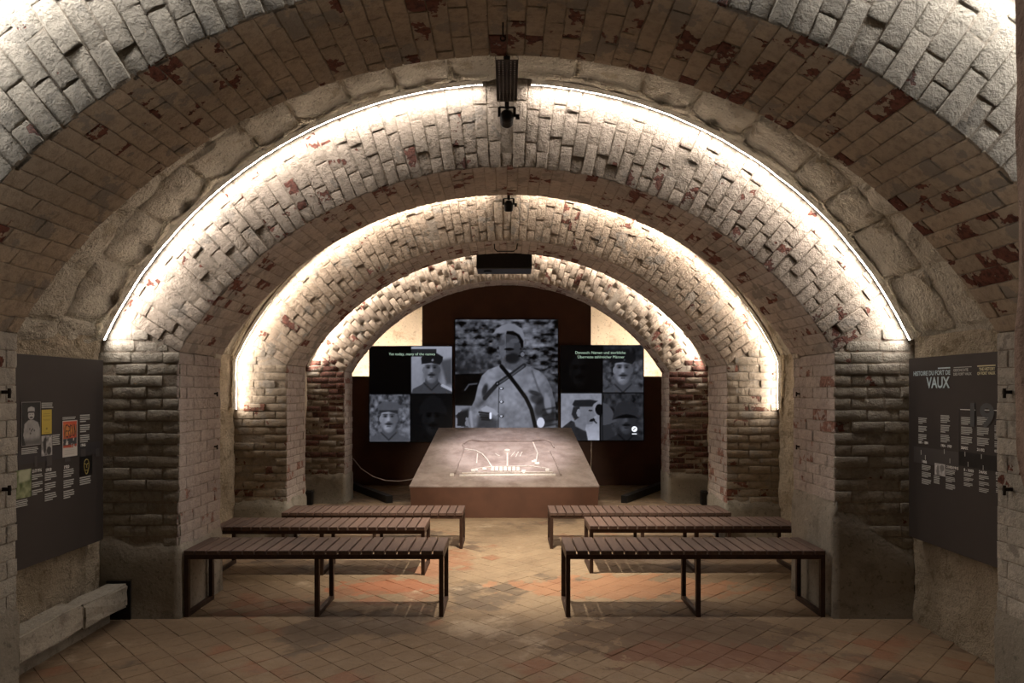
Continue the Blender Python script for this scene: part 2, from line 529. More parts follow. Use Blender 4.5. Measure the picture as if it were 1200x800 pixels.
# ================================================================== THE SETTING
# floor ------------------------------------------------------------
floor = mesh_obj('floor', [(-2.95, Y_BACK, -0.005), (2.95, Y_BACK, -0.005), (2.95, Y_END + 0.2, -0.005), (-2.95, Y_END + 0.2, -0.005)], [(0, 1, 2, 3)], M['grout'], kind='structure')
tag(floor, 'worn ochre terracotta tile floor laid diagonally between the piers', 'floor')
TS = 0.150
tile_me = []
for k in range(6):
    r = random.Random(300 + k); h = TS / 2 - 0.0008; b = 0.0022
    zz = [r.uniform(-0.0015, 0.0012) for _ in range(4)]
    V = [(sx * h, sy * h, -0.0025) for sx, sy in ((-1, -1), (1, -1), (1, 1), (-1, 1))] + [(sx * (h - b), sy * (h - b), z) for (sx, sy), z in zip(((-1, -1), (1, -1), (1, 1), (-1, 1)), zz)]
    V += [(sx * h, sy * h, -0.02) for sx, sy in ((-1, -1), (1, -1), (1, 1), (-1, 1))]
    F = [(4, 5, 6, 7)] + [(q, (q + 1) % 4, 4 + (q + 1) % 4, 4 + q) for q in range(4)] + [(8 + q, 8 + (q + 1) % 4, (q + 1) % 4, q) for q in range(4)]
    me = bpy.data.meshes.new('tile'); me.from_pydata(V, [], F); me.materials.append(M['tile']); me.update()
    tile_me.append((me, V, F))
spots = []
c45 = math.sqrt(0.5)
for i in range(-60, 140):
    for j in range(-60, 140):
        x = (i - j) * TS * c45 - 0.03; y = (i + j) * TS * c45 + 0.02
        if abs(x) < 2.72 and 2.2 < y < 11.15:
            blocked = any(abs(x) > WIN + 0.05 and a + 0.05 < y < b - 0.05 for a, b in RIBS.values())
            if not blocked: spots.append((x, y))
def tile_seen(s):
    px, py = 594 + 800 * s[0] / s[1], 458 + 800 * HC / s[1]
    return 0 < px < 1200 and py < 806
spots.sort(key=lambda s: (not tile_seen(s), s[1]))
TV, TF, TA = [], [], []
for n, (x, y) in enumerate(spots):
    k = random.randrange(6)
    m = Matrix.Translation((x, y, random.gauss(0, 0.0006))) @ Matrix.Rotation(PI / 4 + random.randrange(4) * PI / 2 + random.gauss(0, 0.006), 4, 'Z')
    if n < 300:
        data_obj('floor_tile', tile_me[k][0], floor, m)
    else:
        b = len(TV); TV += [tuple(m @ Vector(v)) for v in tile_me[k][1]]; TF += [tuple(b + q for q in f) for f in tile_me[k][2]]; TA += [random.random()] * len(tile_me[k][1])
o = mesh_obj('distant_floor_tiles', TV, TF, M['tile'], floor, False, 'stuff')
o.data.attributes.new('rnd', 'FLOAT', 'POINT').data.foreach_set('value', TA)


# side walls: rough rubble, one long relief surface each -------------
def side_wall(sign, name, label):
    ys = np.arange(Y_BACK, Y_END + 0.01, 0.035); zs = np.linspace(-0.02, ZSO + 0.06, 56)
    Yg, Zg = np.meshgrid(ys, zs, indexing='ij')
    d = vnoise(Yg, Zg, sign * 3.0, 3.0, 4) * 0.06 + vnoise(Yg, Zg, 5.0, 12.0, 2) * 0.028
    foot = np.clip((0.30 - Zg) / 0.3, 0, 1) ** 2 * (0.02 if sign > 0 else 0.0)
    X = sign * (WOUT - d - foot)
    V = np.stack([X, Yg, Zg], -1).reshape(-1, 3)
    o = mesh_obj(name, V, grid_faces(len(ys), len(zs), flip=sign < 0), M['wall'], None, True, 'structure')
    tag(o, label, 'wall')
    return o


wall_l = side_wall(-1, 'wall_left', 'pale rough rubble wall behind the board with photographs')
wall_r = side_wall(1, 'wall_right', 'pale rough rubble wall behind the board with the large title')

# vaults of the bays: backing shell + pale stones in the bay that shows them
V, F = [], []
ths = np.linspace(TV0 - 0.03, PI - TV0 + 0.03, 60)
ysv = np.arange(Y_BACK, Y_END + 0.01, 0.1)
Yg, Tg = np.meshgrid(ysv, ths, indexing='ij')
d = vnoise(Yg, Tg * RV, 2.0, 3.0, 4) * 0.07
Rg = RV + 0.03 - d * 0.6
inb1 = (Yg > RIBS['1'][1] - 0.1) & (Yg < RIBS['A'][0] + 0.1)
Rg = np.where(inb1, RV + 0.035, Rg)
Vv = np.stack([Rg * np.cos(Tg), Yg, ZV + Rg * np.sin(Tg)], -1).reshape(-1, 3)
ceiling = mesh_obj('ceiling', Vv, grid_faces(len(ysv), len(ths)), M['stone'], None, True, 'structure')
tag(ceiling, 'rough pale stone barrel vault between the brick ribs', 'ceiling')

SU = (-0.5, -0.42, -0.2, 0.0, 0.2, 0.42, 0.5)
stone_me = []
for k in range(7):
    Vs, Fs = unit_block(400 + k, 0.8, 1.0, SU, SU)
    me = bpy.data.meshes.new('vault_stone'); me.from_pydata(Vs, [], Fs)
    me.polygons.foreach_set('use_smooth', [True] * len(me.polygons)); me.materials.append(M['stone']); me.update()
    stone_me.append(me)
rr = random.Random(5)
y0b, y1b = RIBS['1'][1], RIBS['A'][0]
rows = [y0b, y0b + 0.50, y0b + 1.06, y1b]
for ri in range(3):
    t = TV0 - 0.02 + rr.uniform(0, 0.05)
    while t < PI - TV0:
        dt = rr.uniform(0.085, 0.15)
        if t + dt > PI - TV0: dt = PI - TV0 - t + 0.01
        if dt > 0.03:
            tm = t + dt / 2; Rn = RV + rr.uniform(-0.006, 0.008)
            c = Vector((Rn * math.cos(tm), (rows[ri] + rows[ri + 1]) / 2, ZV + Rn * math.sin(tm)))
            ez = Vector((-math.cos(tm), 0, -math.sin(tm))); ex = Vector((math.sin(tm), 0, -math.cos(tm))); ey = ez.cross(ex)
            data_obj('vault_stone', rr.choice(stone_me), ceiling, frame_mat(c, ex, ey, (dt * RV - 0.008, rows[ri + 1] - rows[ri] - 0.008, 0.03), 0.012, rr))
        t += dt

# end walls -----------------------------------------------------------
xs = np.linspace(-2.9, 2.9, 80); zs = np.linspace(-0.02, 3.75, 50)
Xg, Zg = np.meshgrid(xs, zs, indexing='ij')
Yg = Y_END - 0.05 - vnoise(Xg, Zg, 1.0, 2.0, 3) * 0.03
we = mesh_obj('wall_end', np.stack([Xg, Yg, Zg], -1).reshape(-1, 3), grid_faces(80, 50), M['endwall'], None, True, 'structure')
tag(we, 'brightly lit cream plastered wall with cracks behind the screens', 'wall')
for pts in ([(-2.15, 1.95), (-1.98, 2.06), (-1.86, 2.08), (-1.80, 2.14), (-1.66, 2.17), (-1.55, 2.26), (-1.42, 2.36)], [(-1.68, 2.17), (-1.6, 2.02), (-1.52, 1.9)], [(-2.25, 1.6), (-2.23, 1.9), (-2.15, 1.95)], [(2.02, 2.2), (2.2, 2.05), (2.24, 1.8)]):
    cr = MB().tube([(x, Y_END - 0.055, z) for x, z in pts], 0.010, 6).build('wall_crack', M['panel_edge'], we)
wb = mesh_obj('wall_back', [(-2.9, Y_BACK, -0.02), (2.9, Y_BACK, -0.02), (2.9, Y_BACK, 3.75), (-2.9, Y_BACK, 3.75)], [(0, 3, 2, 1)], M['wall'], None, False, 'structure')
tag(wb, 'rough pale wall closing the vault opposite the screens', 'wall')


# ribs -----------------------------------------------------------------
def outer_r(th):
    """distance from the rib centre to the bay vault along direction th"""
    ux, uz = math.cos(th), math.sin(th)
    dz = ZA - ZV
    b = uz * dz; c = dz * dz - RV * RV
    r = -b + math.sqrt(b * b - c)
    lim = WOUT / abs(ux) if abs(ux) > 1e-6 else 99
    return min(r, lim)


WORDS = {'1': 'widest brick rib with flaking cream paint and an iron hook at its crown', 'A': 'cream brick rib with the perforated tray and spotlight before it',
         'B': 'tan brick rib between the second spotlight and the black projector', 'C': 'brick rib behind the black projector framing the screens'}
M['pier1'] = brick_mat('brightened_whitewash_brick', (0.58, 0.55, 0.49), (0.47, 0.45, 0.40), 0.80, grey=0.62, rough_relief=1.2)  # whitewash, its colour also raised to stand in for light on dim pier sides
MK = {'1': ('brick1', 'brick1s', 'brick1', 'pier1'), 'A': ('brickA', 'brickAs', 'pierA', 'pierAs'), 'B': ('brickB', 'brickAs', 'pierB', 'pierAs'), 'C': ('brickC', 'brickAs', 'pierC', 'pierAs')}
NO = {'1': 1, 'A': 2, 'B': 3, 'C': 4}
rib_arch, rib_pier = {}, {}
for rib, (y0, y1) in RIBS.items():
    kf, ks, kp, kps = MK[rib]
    mort = M['mortar']
    yf, yb, g = y0 + 0.009, y1 - 0.0, 0.007
    # core of the arch
    n = 72
    thl = [TH0 + (PI - 2 * TH0) * i / n for i in range(n + 1)]
    V, F = [], []
    for th in thl:
        ro = outer_r(th) + 0.10
        for y in (yf, yb):
            for r_ in (RA + g, ro):
                V.append((r_ * math.cos(th), y, ZA + r_ * math.sin(th)))
    for i in range(n):
        a, b = 4 * i, 4 * (i + 1)
        F += [(a, b, b + 1, a + 1), (a + 2, a + 3, b + 3, b + 2), (a, a + 2, b + 2, b), (a + 1, b + 1, b + 3, a + 3)]
    arch = mesh_obj('wall_arch_%d' % NO[rib], V, F, mort, None, False, 'structure')
    bmx = bmesh.new(); bmx.from_mesh(arch.data); bmesh.ops.recalc_face_normals(bmx, faces=bmx.faces); bmx.to_mesh(arch.data); bmx.free()
    tag(arch, WORDS[rib], 'arch'); rib_arch[rib] = arch
    # ring bricks on the face
    Bf = Bricks(arch, kf, 'ring_brick', rib != 'C', False, seed=10 + NO[rib])
    ncs = int(round((PI - 2 * TH0) * 2.80 / 0.083))
    for i in range(ncs):
        th = TH0 + (PI - 2 * TH0) * (i + 0.5) / ncs
        ex = Vector((-math.cos(th), 0, -math.sin(th))); ey = Vector((math.sin(th), 0, -math.cos(th)))
        if ex.cross(ey).y > 0: ey = -ey
        ro = outer_r(th); r_ = RA + 0.001
        first = [0.212, 0.10, 0.16][i % 3] * Bf.r.uniform(0.93, 1.07)
        w = (PI - 2 * TH0) / ncs
        k = 0
        while r_ < ro - 0.02:
            L = first if k == 0 else BL * Bf.r.uniform(0.95, 1.05)
            L = min(L, ro + 0.03 - r_)
            rm = r_ + L / 2
            c = Vector((rm * math.cos(th), y0, ZA + rm * math.sin(th)))
            vis = True
            if rib == '1':
                px, py = 594 + 800 * c.x / y0, 458 - 800 * (c.z - HC) / y0
                vis = -60 < px < 1260 and py > -70
            if vis and L > 0.03:
                Bf.add(c, ex, ey, (L, rm * w - 0.005, BD), 0.022, 0.0042)
            r_ += L + 0.007; k += 1
    Bf.finish('ring_bricks')
    # soffit bricks
    Bs = Bricks(arch, ks, 'soffit_brick', rib in '1A', True, seed=20 + NO[rib])
    nso = int(round((PI - 2 * TH0) * RA / COURSE))
    for i in range(nso):
        th = TH0 + (PI - 2 * TH0) * (i + 0.5) / nso
        ez = Vector((-math.cos(th), 0, -math.sin(th))); ex = Vector((0, 1, 0)); ey = ez.cross(ex)
        y = y0 + 0.004; k = 0
        while y < y1 - 0.02:
            L = (BL if (i % 2 == 0) else BL / 2) if k == 0 else BL
            L = min(L, y1 - y)
            if y1 - (y + L) < 0.05: L = y1 - y
            c = Vector((RA * math.cos(th), y + L / 2, ZA + RA * math.sin(th)))
            Bs.add(c, ex, ey, (L - 0.001, COURSE - 0.0035, 0.008), 0.007, 0.0014)
            y += L + 0.004; k += 1
    Bs.finish('soffit_bricks')
    # piers
    for sgn, side in ((-1, 'left'), (1, 'right')):
        P = [(WIN + g, 0), (WOUT + 0.1, 0), (WOUT + 0.1, ZSI + (WOUT + 0.1 - WIN) * math.tan(TH0)), (WIN + g, ZSI)]
        V = [(sgn * x, y, z) for y in (yf, yb) for x, z in P]
        F = [(0, 1, 2, 3), (7, 6, 5, 4), (0, 3, 7, 4), (1, 5, 6, 2), (3, 2, 6, 7), (0, 4, 5, 1)]
        if sgn < 0: F = [f[::-1] for f in F]
        pier = mesh_obj('wall_pier_%s_%d' % (side, NO[rib]), V, F, mort, None, False, 'structure')
        board = 'the board with photographs' if sgn < 0 else 'the board with the large title'
        tag(pier, {'1': 'whitewashed brick pier with two iron pintles hiding the edge of %s' % board,
                   'A': 'grey white brick pier at the far end of %s' % board,
                   'B': 'dirty tan brick pier two bays from the screens on the side of %s' % board,
                   'C': 'bare red brick pier beside the screens on the side of %s' % board}[rib], 'pier')
        rib_pier[rib, sgn] = pier
        ex = Vector((1, 0, 0)); ey = Vector((0, 0, 1))
        if rib != '1':
            B = Bricks(pier, kp, 'brick', rib != 'C', False, seed=30 + NO[rib] * 2 + sgn)
            nz = int(math.ceil((ZSI + 0.33) / COURSE))
            for r_i in range(nz):
                z = (r_i + 0.5) * COURSE
                x = WIN + (0.0 if z < ZSI else (z - ZSI) / math.tan(TH0) + 0.01)
                k = 0
                while x < WOUT - 0.01:
                    L = (BL if r_i % 2 else BL / 2) if k == 0 else BL * B.r.uniform(0.96, 1.04)
                    L = min(L, WOUT + 0.02 - x)
                    if L > 0.03:
                        xm = x + L / 2
                        if z > plinth_h(sgn, rib, (xm - WIN) / (WOUT - WIN)) - 0.06:
                            B.add((sgn * xm, y0, z), ex, ey, (L, BH, BD), 0.018, 0.0045)
                    x += L + 0.008; k += 1
            B.finish('brick_courses')
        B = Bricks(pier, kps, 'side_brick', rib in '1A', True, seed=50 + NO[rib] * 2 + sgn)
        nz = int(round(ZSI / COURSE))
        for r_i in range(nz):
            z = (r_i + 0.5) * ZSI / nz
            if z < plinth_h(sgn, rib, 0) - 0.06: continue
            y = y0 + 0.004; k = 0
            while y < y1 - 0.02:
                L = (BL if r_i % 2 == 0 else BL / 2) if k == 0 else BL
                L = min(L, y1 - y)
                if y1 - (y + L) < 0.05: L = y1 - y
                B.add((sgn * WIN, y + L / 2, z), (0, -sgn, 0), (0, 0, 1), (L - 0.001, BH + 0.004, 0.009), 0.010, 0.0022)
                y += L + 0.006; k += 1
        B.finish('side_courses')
        # cement render round the foot
        pts = [(WOUT, y0 - 0.010)] if rib != '1' else []
        path = []
        if rib != '1':
            for q in range(13):
                t = q / 12; path.append((WOUT - (WOUT - WIN + 0.012) * t, y0 - 0.012, 1 - t))
        for q in range(1 if rib != '1' else 0, 13):
            t = q / 12; path.append((WIN - 0.012, y0 - 0.012 + (y1 - y0 + 0.010) * t, 0.0))
        V = []; nv = 9
        for q, (x, y, w) in enumerate(path):
            top = plinth_h(sgn, rib, w) + 0.09 * float(vnoise(q * 0.37, NO[rib] * 2.0 + sgn, 0.3, 1.0, 2))
            for j in range(nv):
                z = -0.01 + (top + 0.01) * j / (nv - 1)
                off = 0.014 * float(vnoise(x * 6, y * 6, z * 6, 1.0, 2)) + (0.020 if j == nv - 1 else 0) - (0.006 if j == 0 else 0)
                cx, cy = WOUT, (y0 + y1) / 2
                V.append((sgn * (x + (off if x < WIN else 0)), y + (off if y < y0 and x >= WIN else 0), z))
        mesh_obj('cement_plinth', V, grid_faces(len(path), nv, flip=sgn > 0), M['plinth'], pier, True)

# rough doorway stone at the threshold where one stands
ys = np.linspace(1.50, 1.72, 6); zs = np.linspace(1.22, 3.05, 60)
V = []
for k in range(14):
    t = k / 13
    for z in zs:
        if k < 7: x, y = 1.70 - (1.70 - 1.205) * k / 6, 1.50
        else: x, y = 1.205, 1.50 + 0.12 * (k - 6) / 7
        low = max(0.0, (1.45 - z) / 0.25)
        edge = x + 0.030 * float(vnoise(z, k * 0.2, 3.0, 5.0, 3)) + 0.05 * low ** 2
        V.append((edge, y + 0.02 * float(vnoise(z, k * 0.3, 8.0, 5.0, 2)), z))
tj = mesh_obj('trim_1', V, grid_faces(14, 60), M['jamb'], None, True, 'structure')
tag(tj, 'rough reddish brown doorway stone in front of the whitewashed pier', 'jamb')


# ------------------------------------------------------------------ light strips along the vault
def led_strip(rib, sgn, z_low, label):
    y0 = RIBS[rib][0]
    path = []
    if z_low < ZSO:
        for z in np.linspace(z_low, ZSO - 0.02, 10): path.append((WOUT - 0.035, z, -1.0, 0.0))
    for t in np.linspace(TV0 + 0.02, PI / 2 - 0.055, 44):
        path.append((RV * 0.990 * math.cos(t), ZV + RV * 0.990 * math.sin(t), -math.cos(t), -math.sin(t)))
    prof = ((0.0, -0.125), (0.012, -0.086), (0.014, -0.082), (0.0, -0.042))
    V = []
    for q, (x, z, nx, nz) in enumerate(path):
        for kk, (rho, yy) in enumerate(prof):
            wob = 0.018 * float(vnoise(q * 0.9, kk // 2 + 3 * sgn, 0.5, 1.0, 2))
            V.append((sgn * (x + nx * rho), y0 + yy + wob, z + nz * rho))
    Fh, Fd = [], []
    for i in range(len(path) - 1):
        a, b = 4 * i, 4 * i + 4
        for k in range(4):
            q = (a + k, a + (k + 1) % 4, b + (k + 1) % 4, b + k)
            (Fd if k == 2 else Fh).append(q)
    Fh += [(0, 1, 2, 3), tuple(4 * (len(path) - 1) + k for k in (3, 2, 1, 0))]
    if sgn > 0: Fh = [f[::-1] for f in Fh]; Fd = [f[::-1] for f in Fd]
    off = ('_left' if sgn < 0 else '_right') + '_offscreen' if rib == '1' else ''
    root = empty('light_strip' + off, (0, 0, 0))
    tag(root, label, 'light strip', 'light strips along the vault rings')
    mesh_obj('strip_housing', V, Fh, M['stone'], root)
    idx = sorted({q for f in Fd for q in f}); mp = {q: i for i, q in enumerate(idx)}
    mesh_obj('strip_diffuser' + off, [V[q] for q in idx], [tuple(mp[q] for q in f) for f in Fd], LEDM[rib], root)


LEDM = {}
for rib in LED:
    m = bpy.data.materials.new('light_strip_%s' % rib); m.use_nodes = True
    nt = m.node_tree; nt.nodes.clear()
    e = nt.nodes.new('ShaderNodeEmission'); e.inputs[0].default_value = (*LED_COL[rib], 1); e.inputs[1].default_value = LED[rib]
    o_ = nt.nodes.new('ShaderNodeOutputMaterial'); nt.links.new(e.outputs[0], o_.inputs[0])
    LEDM[rib] = m
for rib, where in (('1', 'the widest rib'), ('A', 'the cream rib with the perforated tray'), ('B', 'the tan rib before the projector'), ('C', 'the rib framing the screens')):
    for sgn in (-1, 1):
        led_strip(rib, sgn, {'1': 1.84, 'A': 1.84, 'B': 1.35, 'C': 1.84}[rib],
                  'light strip over %s on the %s side' % (where, 'photograph board' if sgn < 0 else 'title board'))


# ------------------------------------------------------------------ spotlights, tray, projector
def aim(o, target):
    o.rotation_euler = (Vector(target) - o.location).to_track_quat('-Z', 'Y').to_euler()


def spotlight(center, target, label, power, cone, bracket_from, blend=0.5):
    root = empty('spotlight', center); tag(root, label, 'spotlight')
    c = Vector(center); d = (Vector(target) - c).normalized()
    rel = lambda v: Vector(v) - c
    t_ = MB(); bmesh.ops.create_uvsphere(t_.bm, u_segments=20, v_segments=12, radius=0.037)
    t_.cyl(d * 0.0, d * 0.045, 0.036, 0.034, 24); t_.build('lamp_body', M['black'], root)
    MB().cyl(d * 0.045, d * 0.050, 0.028, n=20).build('lens', M['screen_body'], root)
    MB().bar((-0.040, 0, 0.0), (-0.040, 0, 0.05), 0.004, 0.015).bar((0.040, 0, 0.0), (0.040, 0, 0.05), 0.004, 0.015).bar((-0.042, 0, 0.05), (0.042, 0, 0.05), 0.015, 0.005).build('yoke', M['black'], root)
    MB().cyl((0.046, 0, 0), (0.066, 0, 0), 0.014, n=12).build('clamp_knob', M['black'], root)
    MB().bar((0, 0, 0.05), rel(bracket_from), 0.022).build('bracket', M['black'], root)
    ld = bpy.data.lights.new('spotlight_lamp', 'SPOT'); ld.energy = power; ld.spot_size = math.radians(cone); ld.spot_blend = blend
    ld.shadow_soft_size = 0.03; ld.color = (1.0, 0.86, 0.68)
    lo = bpy.data.objects.new('spotlight_lamp', ld); COL.objects.link(lo); lo.parent = root
    lo.location = d * 0.09
    lo.rotation_euler = d.to_track_quat('-Z', 'Y').to_euler()
    return root


spotlight((0.0, 3.60, 2.975), (0.0, 9.1, 0.65), 'black spotlight hanging at the end of the perforated tray', SPOT_TABLE_W, 27, (0.0, 3.52, 3.03), 0.6)
spotlight((0.014, 5.45, 3.015), (0.0, 6.6, 0.0), 'black spotlight under the crown behind the cream rib', SPOT_BENCH_W, 90, (0.014, 5.26, 3.12), 0.85)

tray = empty('perforated_tray', (0, 3.08, 3.022)); tag(tray, 'grey perforated metal tray fixed level under the vault crown', 'cable tray')
b = MB()
for k in range(6): b.box((-0.045 + 0.018 * k, 0.215, 0), (0.0125, 0.43, 0.002))
for k in range(21): b.box((0, 0.003 + 0.0215 * k, 0), (0.10, 0.0145, 0.002))
b.build('perforated_plate', M['tray'], tray)
MB().box((-0.051, 0.215, 0.013), (0.002, 0.43, 0.028)).build('tray_flange', M['tray'], tray)
MB().box((0.051, 0.215, 0.013), (0.002, 0.43, 0.028)).build('tray_flange', M['tray'], tray)
MB().cyl((-0.05, 0.43, 0.0), (-0.035, 0.43, 0.0), 0.006, n=8).build('screw', M['relief'], tray)
MB().cyl((0.035, 0.43, 0.0), (0.05, 0.43, 0.0), 0.006, n=8).build('screw', M['relief'], tray)
MB().box((0.0, 0.2, 0.07), (0.03, 0.44, 0.03)).box((0.0, 0.0, 0.10), (0.06, 0.012, 0.12)).build('tray_bracket', M['black'], tray)

pj = empty('projector', (-0.03, 7.90, 3.02)); tag(pj, 'black boxed projector hanging under the vault before the far rib', 'projector')
MB().box((0, 0, 0), (0.63, 0.36, 0.215), bevel=0.008).build('projector_case', M['black'], pj)
MB().cyl((-0.19, -0.03, -0.104), (-0.19, -0.03, -0.125), 0.05, n=20).build('lens', M['screen_body'], pj)
for sx in (-0.22, 0.22):
    MB().cyl((sx, 0, 0.10), (sx, 0, 0.57), 0.008, n=8).build('hanging_rod', M['black'], pj)
ld = bpy.data.lights.new('projector_lamp', 'SPOT'); ld.energy = PROJECTOR_W; ld.spot_size = math.radians(46); ld.spot_blend = 0.7; ld.shadow_soft_size = 0.03; ld.color = (1, 0.9, 0.9)
lo = bpy.data.objects.new('projector_lamp', ld); COL.objects.link(lo); lo.parent = pj; lo.location = (-0.03, 0.0, -0.16)
lo.rotation_euler = Vector((0.06, 1.25, -2.1)).to_track_quat('-Z', 'Y').to_euler()

wl = MB().tube([(-0.13, 7.0, 3.05), (-0.125, 7.0, 2.985), (-0.10, 7.0, 2.962), (0.07, 7.0, 2.962), (0.10, 7.0, 2.985), (0.11, 7.0, 3.05)], 0.006, 8).build('wire_loop', M['black'])
tag(wl, 'thin black wire loop under the tan rib crown', 'wire')
hk = MB().tube([(-0.016, 2.80, 3.045), (-0.016, 2.80, 2.985)] + [(-0.016 + 0.010 * math.sin(a), 2.80, 2.975 + 0.010 * math.cos(a)) for a in np.linspace(0, 5.6, 12)], 0.0035, 6).build('ceiling_hook', M['iron'])
tag(hk, 'small iron eye hook hanging from the crown of the widest rib', 'hook')

# iron pintles on the pier sides
def pintle(rib, sgn, y, z, s, label):
    x0 = sgn * (WIN + 0.02)
    p = MB().bar((x0, y, z), (x0 - sgn * 0.075 * s, y, z), 0.016 * s, 0.020 * s).cyl((x0 - sgn * 0.068 * s, y, z - 0.035 * s), (x0 - sgn * 0.068 * s, y, z + 0.022 * s), 0.009 * s, n=10).build('iron_pintle', M['iron'])
    tag(p, label, 'iron hook', 'iron pintles on the piers')
for sgn, bd in ((-1, 'photograph board'), (1, 'title board')):
    pintle('1', sgn, 2.99, HC - 0.005, 0.75, 'rusty iron pintle on whitewashed pier by the %s, upper one' % bd)
    pintle('1', sgn, 2.99, HC - 0.43, 0.75, 'rusty iron pintle on whitewashed pier by the %s, lower one' % bd)
    pintle('A', sgn, 5.16, HC - 0.02, 0.6, 'small iron pintle on the grey white pier past the %s, upper one' % bd)
    pintle('A', sgn, 5.16, HC - 0.42, 0.6, 'small iron pintle on the grey white pier past the %s, lower one' % bd)
    MB().box((sgn * (WIN + 0.02), 5.20, 1.84), (0.07, 0.12, 0.13), bevel=0.008).build('springing_stone', M['stone'], rib_pier['A', sgn])
    jb = empty('floor_box', (sgn * 2.66, 9.20, 0)); tag(jb, 'small black box on the floor at the bare brick pier on the %s side' % bd, 'box', 'floor boxes at the far piers')
    MB().box((0, 0, 0.09), (0.09, 0.09, 0.18), bevel=0.006).build('box_body', M['black'], jb)
    MB().box((0, 0, 0.186), (0.07, 0.07, 0.012)).build('box_lid', M['black'], jb)

# ------------------------------------------------------------------ stone ledge under the photograph board
lg = empty('stone_ledge', (-2.60, 3.9, 0)); tag(lg, 'grey stone ledge along the wall under the photograph board', 'ledge')
rr = random.Random(3)
yb_ = [3.10, 3.52, 4.08, 4.56]
for k in range(3):
    L = yb_[k + 1] - yb_[k]
    t = bmesh.new(); bmesh.ops.create_cube(t, size=1.0, matrix=Matrix.Diagonal((0.15, L - 0.006, 0.15, 1)))
    bmesh.ops.bevel(t, geom=list(t.edges), offset=0.012, segments=2, affect='EDGES')
    bmesh.ops.subdivide_edges(t, edges=list(t.edges), cuts=2, use_grid_fill=True)
    for v in t.verts: v.co += Vector((rr.gauss(0, 0.0025), 0, rr.gauss(0, 0.0025)))
    me = bpy.data.meshes.new('ledge_stone'); t.to_mesh(me); t.free(); me.materials.append(M['ledge'])
    data_obj('ledge_stone', me, lg, Matrix.Translation((0.0, (yb_[k] + yb_[k + 1]) / 2 - 3.9, 0.20 - 0.015 * k)))
MB().box((-0.05, -0.06, 0.06), (0.05, 1.35, 0.125)).build('recessed_base', M['plinth'], lg)
MB().box((0.0, 0.672, 0.12), (0.16, 0.012, 0.28)).build('end_plate', M['black'], lg)


# ------------------------------------------------------------------ benches
def make_bench(L, H, D=0.41):
    """parts around the origin: x along the bench, y its depth, z up"""
    parts = []
    tb = 0.03
    zt = H - 0.030
    b = MB()
    b.box((0, -D / 2 + tb / 2, zt - tb / 2), (L, tb, tb)).box((0, D / 2 - tb / 2, zt - tb / 2), (L, tb, tb))
    for sx in (-1, 1): b.box((sx * (L / 2 - tb / 2), 0, zt - tb / 2), (tb, D - 2 * tb, tb))
    parts.append(('seat_frame', b, M['frame']))
    for x in (-L / 2 + tb / 2, 0.02, L / 2 - tb / 2):
        for sy in (-1, 1):
            parts.append(('leg', MB().box((x, sy * (D / 2 - tb / 2), (zt - tb) / 2), (tb, tb, zt - tb)), M['frame']))
        parts.append(('foot_bar', MB().box((x, 0, tb / 2), (tb, D - 2 * tb, tb)), M['frame']))
    return parts, zt


slat_t = bmesh.new(); bmesh.ops.create_cube(slat_t, size=1.0, matrix=Matrix.Diagonal((0.0690, 0.425, 0.030, 1)))
bmesh.ops.bevel(slat_t, geom=list(slat_t.edges), offset=0.003, segments=1, affect='EDGES')
slat_me = bpy.data.meshes.new('slat'); slat_t.to_mesh(slat_me); slat_t.free(); slat_me.materials.append(M['wood'])
BL_ = 1.755


def bench(xc, y_front, H, label, group):
    root = empty('bench', (xc, y_front + 0.205, 0)); tag(root, label, 'bench', group)
    parts, zt = make_bench(BL_, H)
    for nm, b, mt in parts: b.build(nm, mt, root)
    ns = 22
    for k in range(ns):
        x = -BL_ / 2 + 0.0345 + (BL_ - 0.069) * k / (ns - 1)
        data_obj('slat', slat_me, root, Matrix.Translation((x, 0, zt + 0.015)) @ Matrix.Rotation(random.gauss(0, 0.002), 4, 'Z'))


bench(-2.185 + BL_ / 2, 4.62, 0.452, 'tallest slatted bench, beside the pier next to the photograph board', 'slatted benches')
bench(0.400 + BL_ / 2, 4.62, 0.452, 'tallest slatted bench, beside the pier next to the title board', 'slatted benches')
bench(-0.683 - BL_ / 2, 5.67, 0.402, 'middle slatted bench tucked into the wall bay on the photograph board side', 'slatted benches')
bench(0.695 + BL_ / 2, 5.72, 0.402, 'middle slatted bench tucked into the wall bay on the title board side', 'slatted benches')
bench(-2.185 + BL_ / 2, 6.62, 0.352, 'lowest slatted bench before the map table on the photograph board side', 'slatted benches')
bench(0.420 + BL_ / 2, 6.62, 0.352, 'lowest slatted bench before the map table on the title board side', 'slatted benches')

# ------------------------------------------------------------------ map table
YF, ZF, YR, ZR = 8.21, 0.385, 10.10, 0.985
mt_ = empty('map_table', (-0.03, 8.9, 0)); tag(mt_, 'large brown steel table with a sloping relief map of a fort', 'table')
O = Vector((-0.03, 8.9, 0))
wf, wr = 1.137, 0.975
V = [(-wf + 0.02, YF + 0.02, 0), (wf - 0.02, YF + 0.02, 0), (wr, YR - 0.1, 0), (-wr, YR - 0.1, 0),
     (-wf, YF, ZF - 0.012), (wf, YF, ZF - 0.012), (wr, YR, ZR - 0.012), (-wr, YR, ZR - 0.012)]
mesh_obj('table_body', [(x, y - 8.9, z) for x, y, z in V], [(0, 1, 5, 4), (1, 2, 6, 5), (2, 3, 7, 6), (3, 0, 4, 7), (3, 2, 1, 0), (4, 5, 6, 7)], M['corten'], mt_)
e = 0.006
V = [(-wf - e, YF - e, ZF - 0.012), (wf + e, YF - e, ZF - 0.012), (wr + e, YR + e, ZR - 0.012), (-wr - e, YR + e, ZR - 0.012)]
V += [(x, y, z + 0.014) for x, y, z in V]
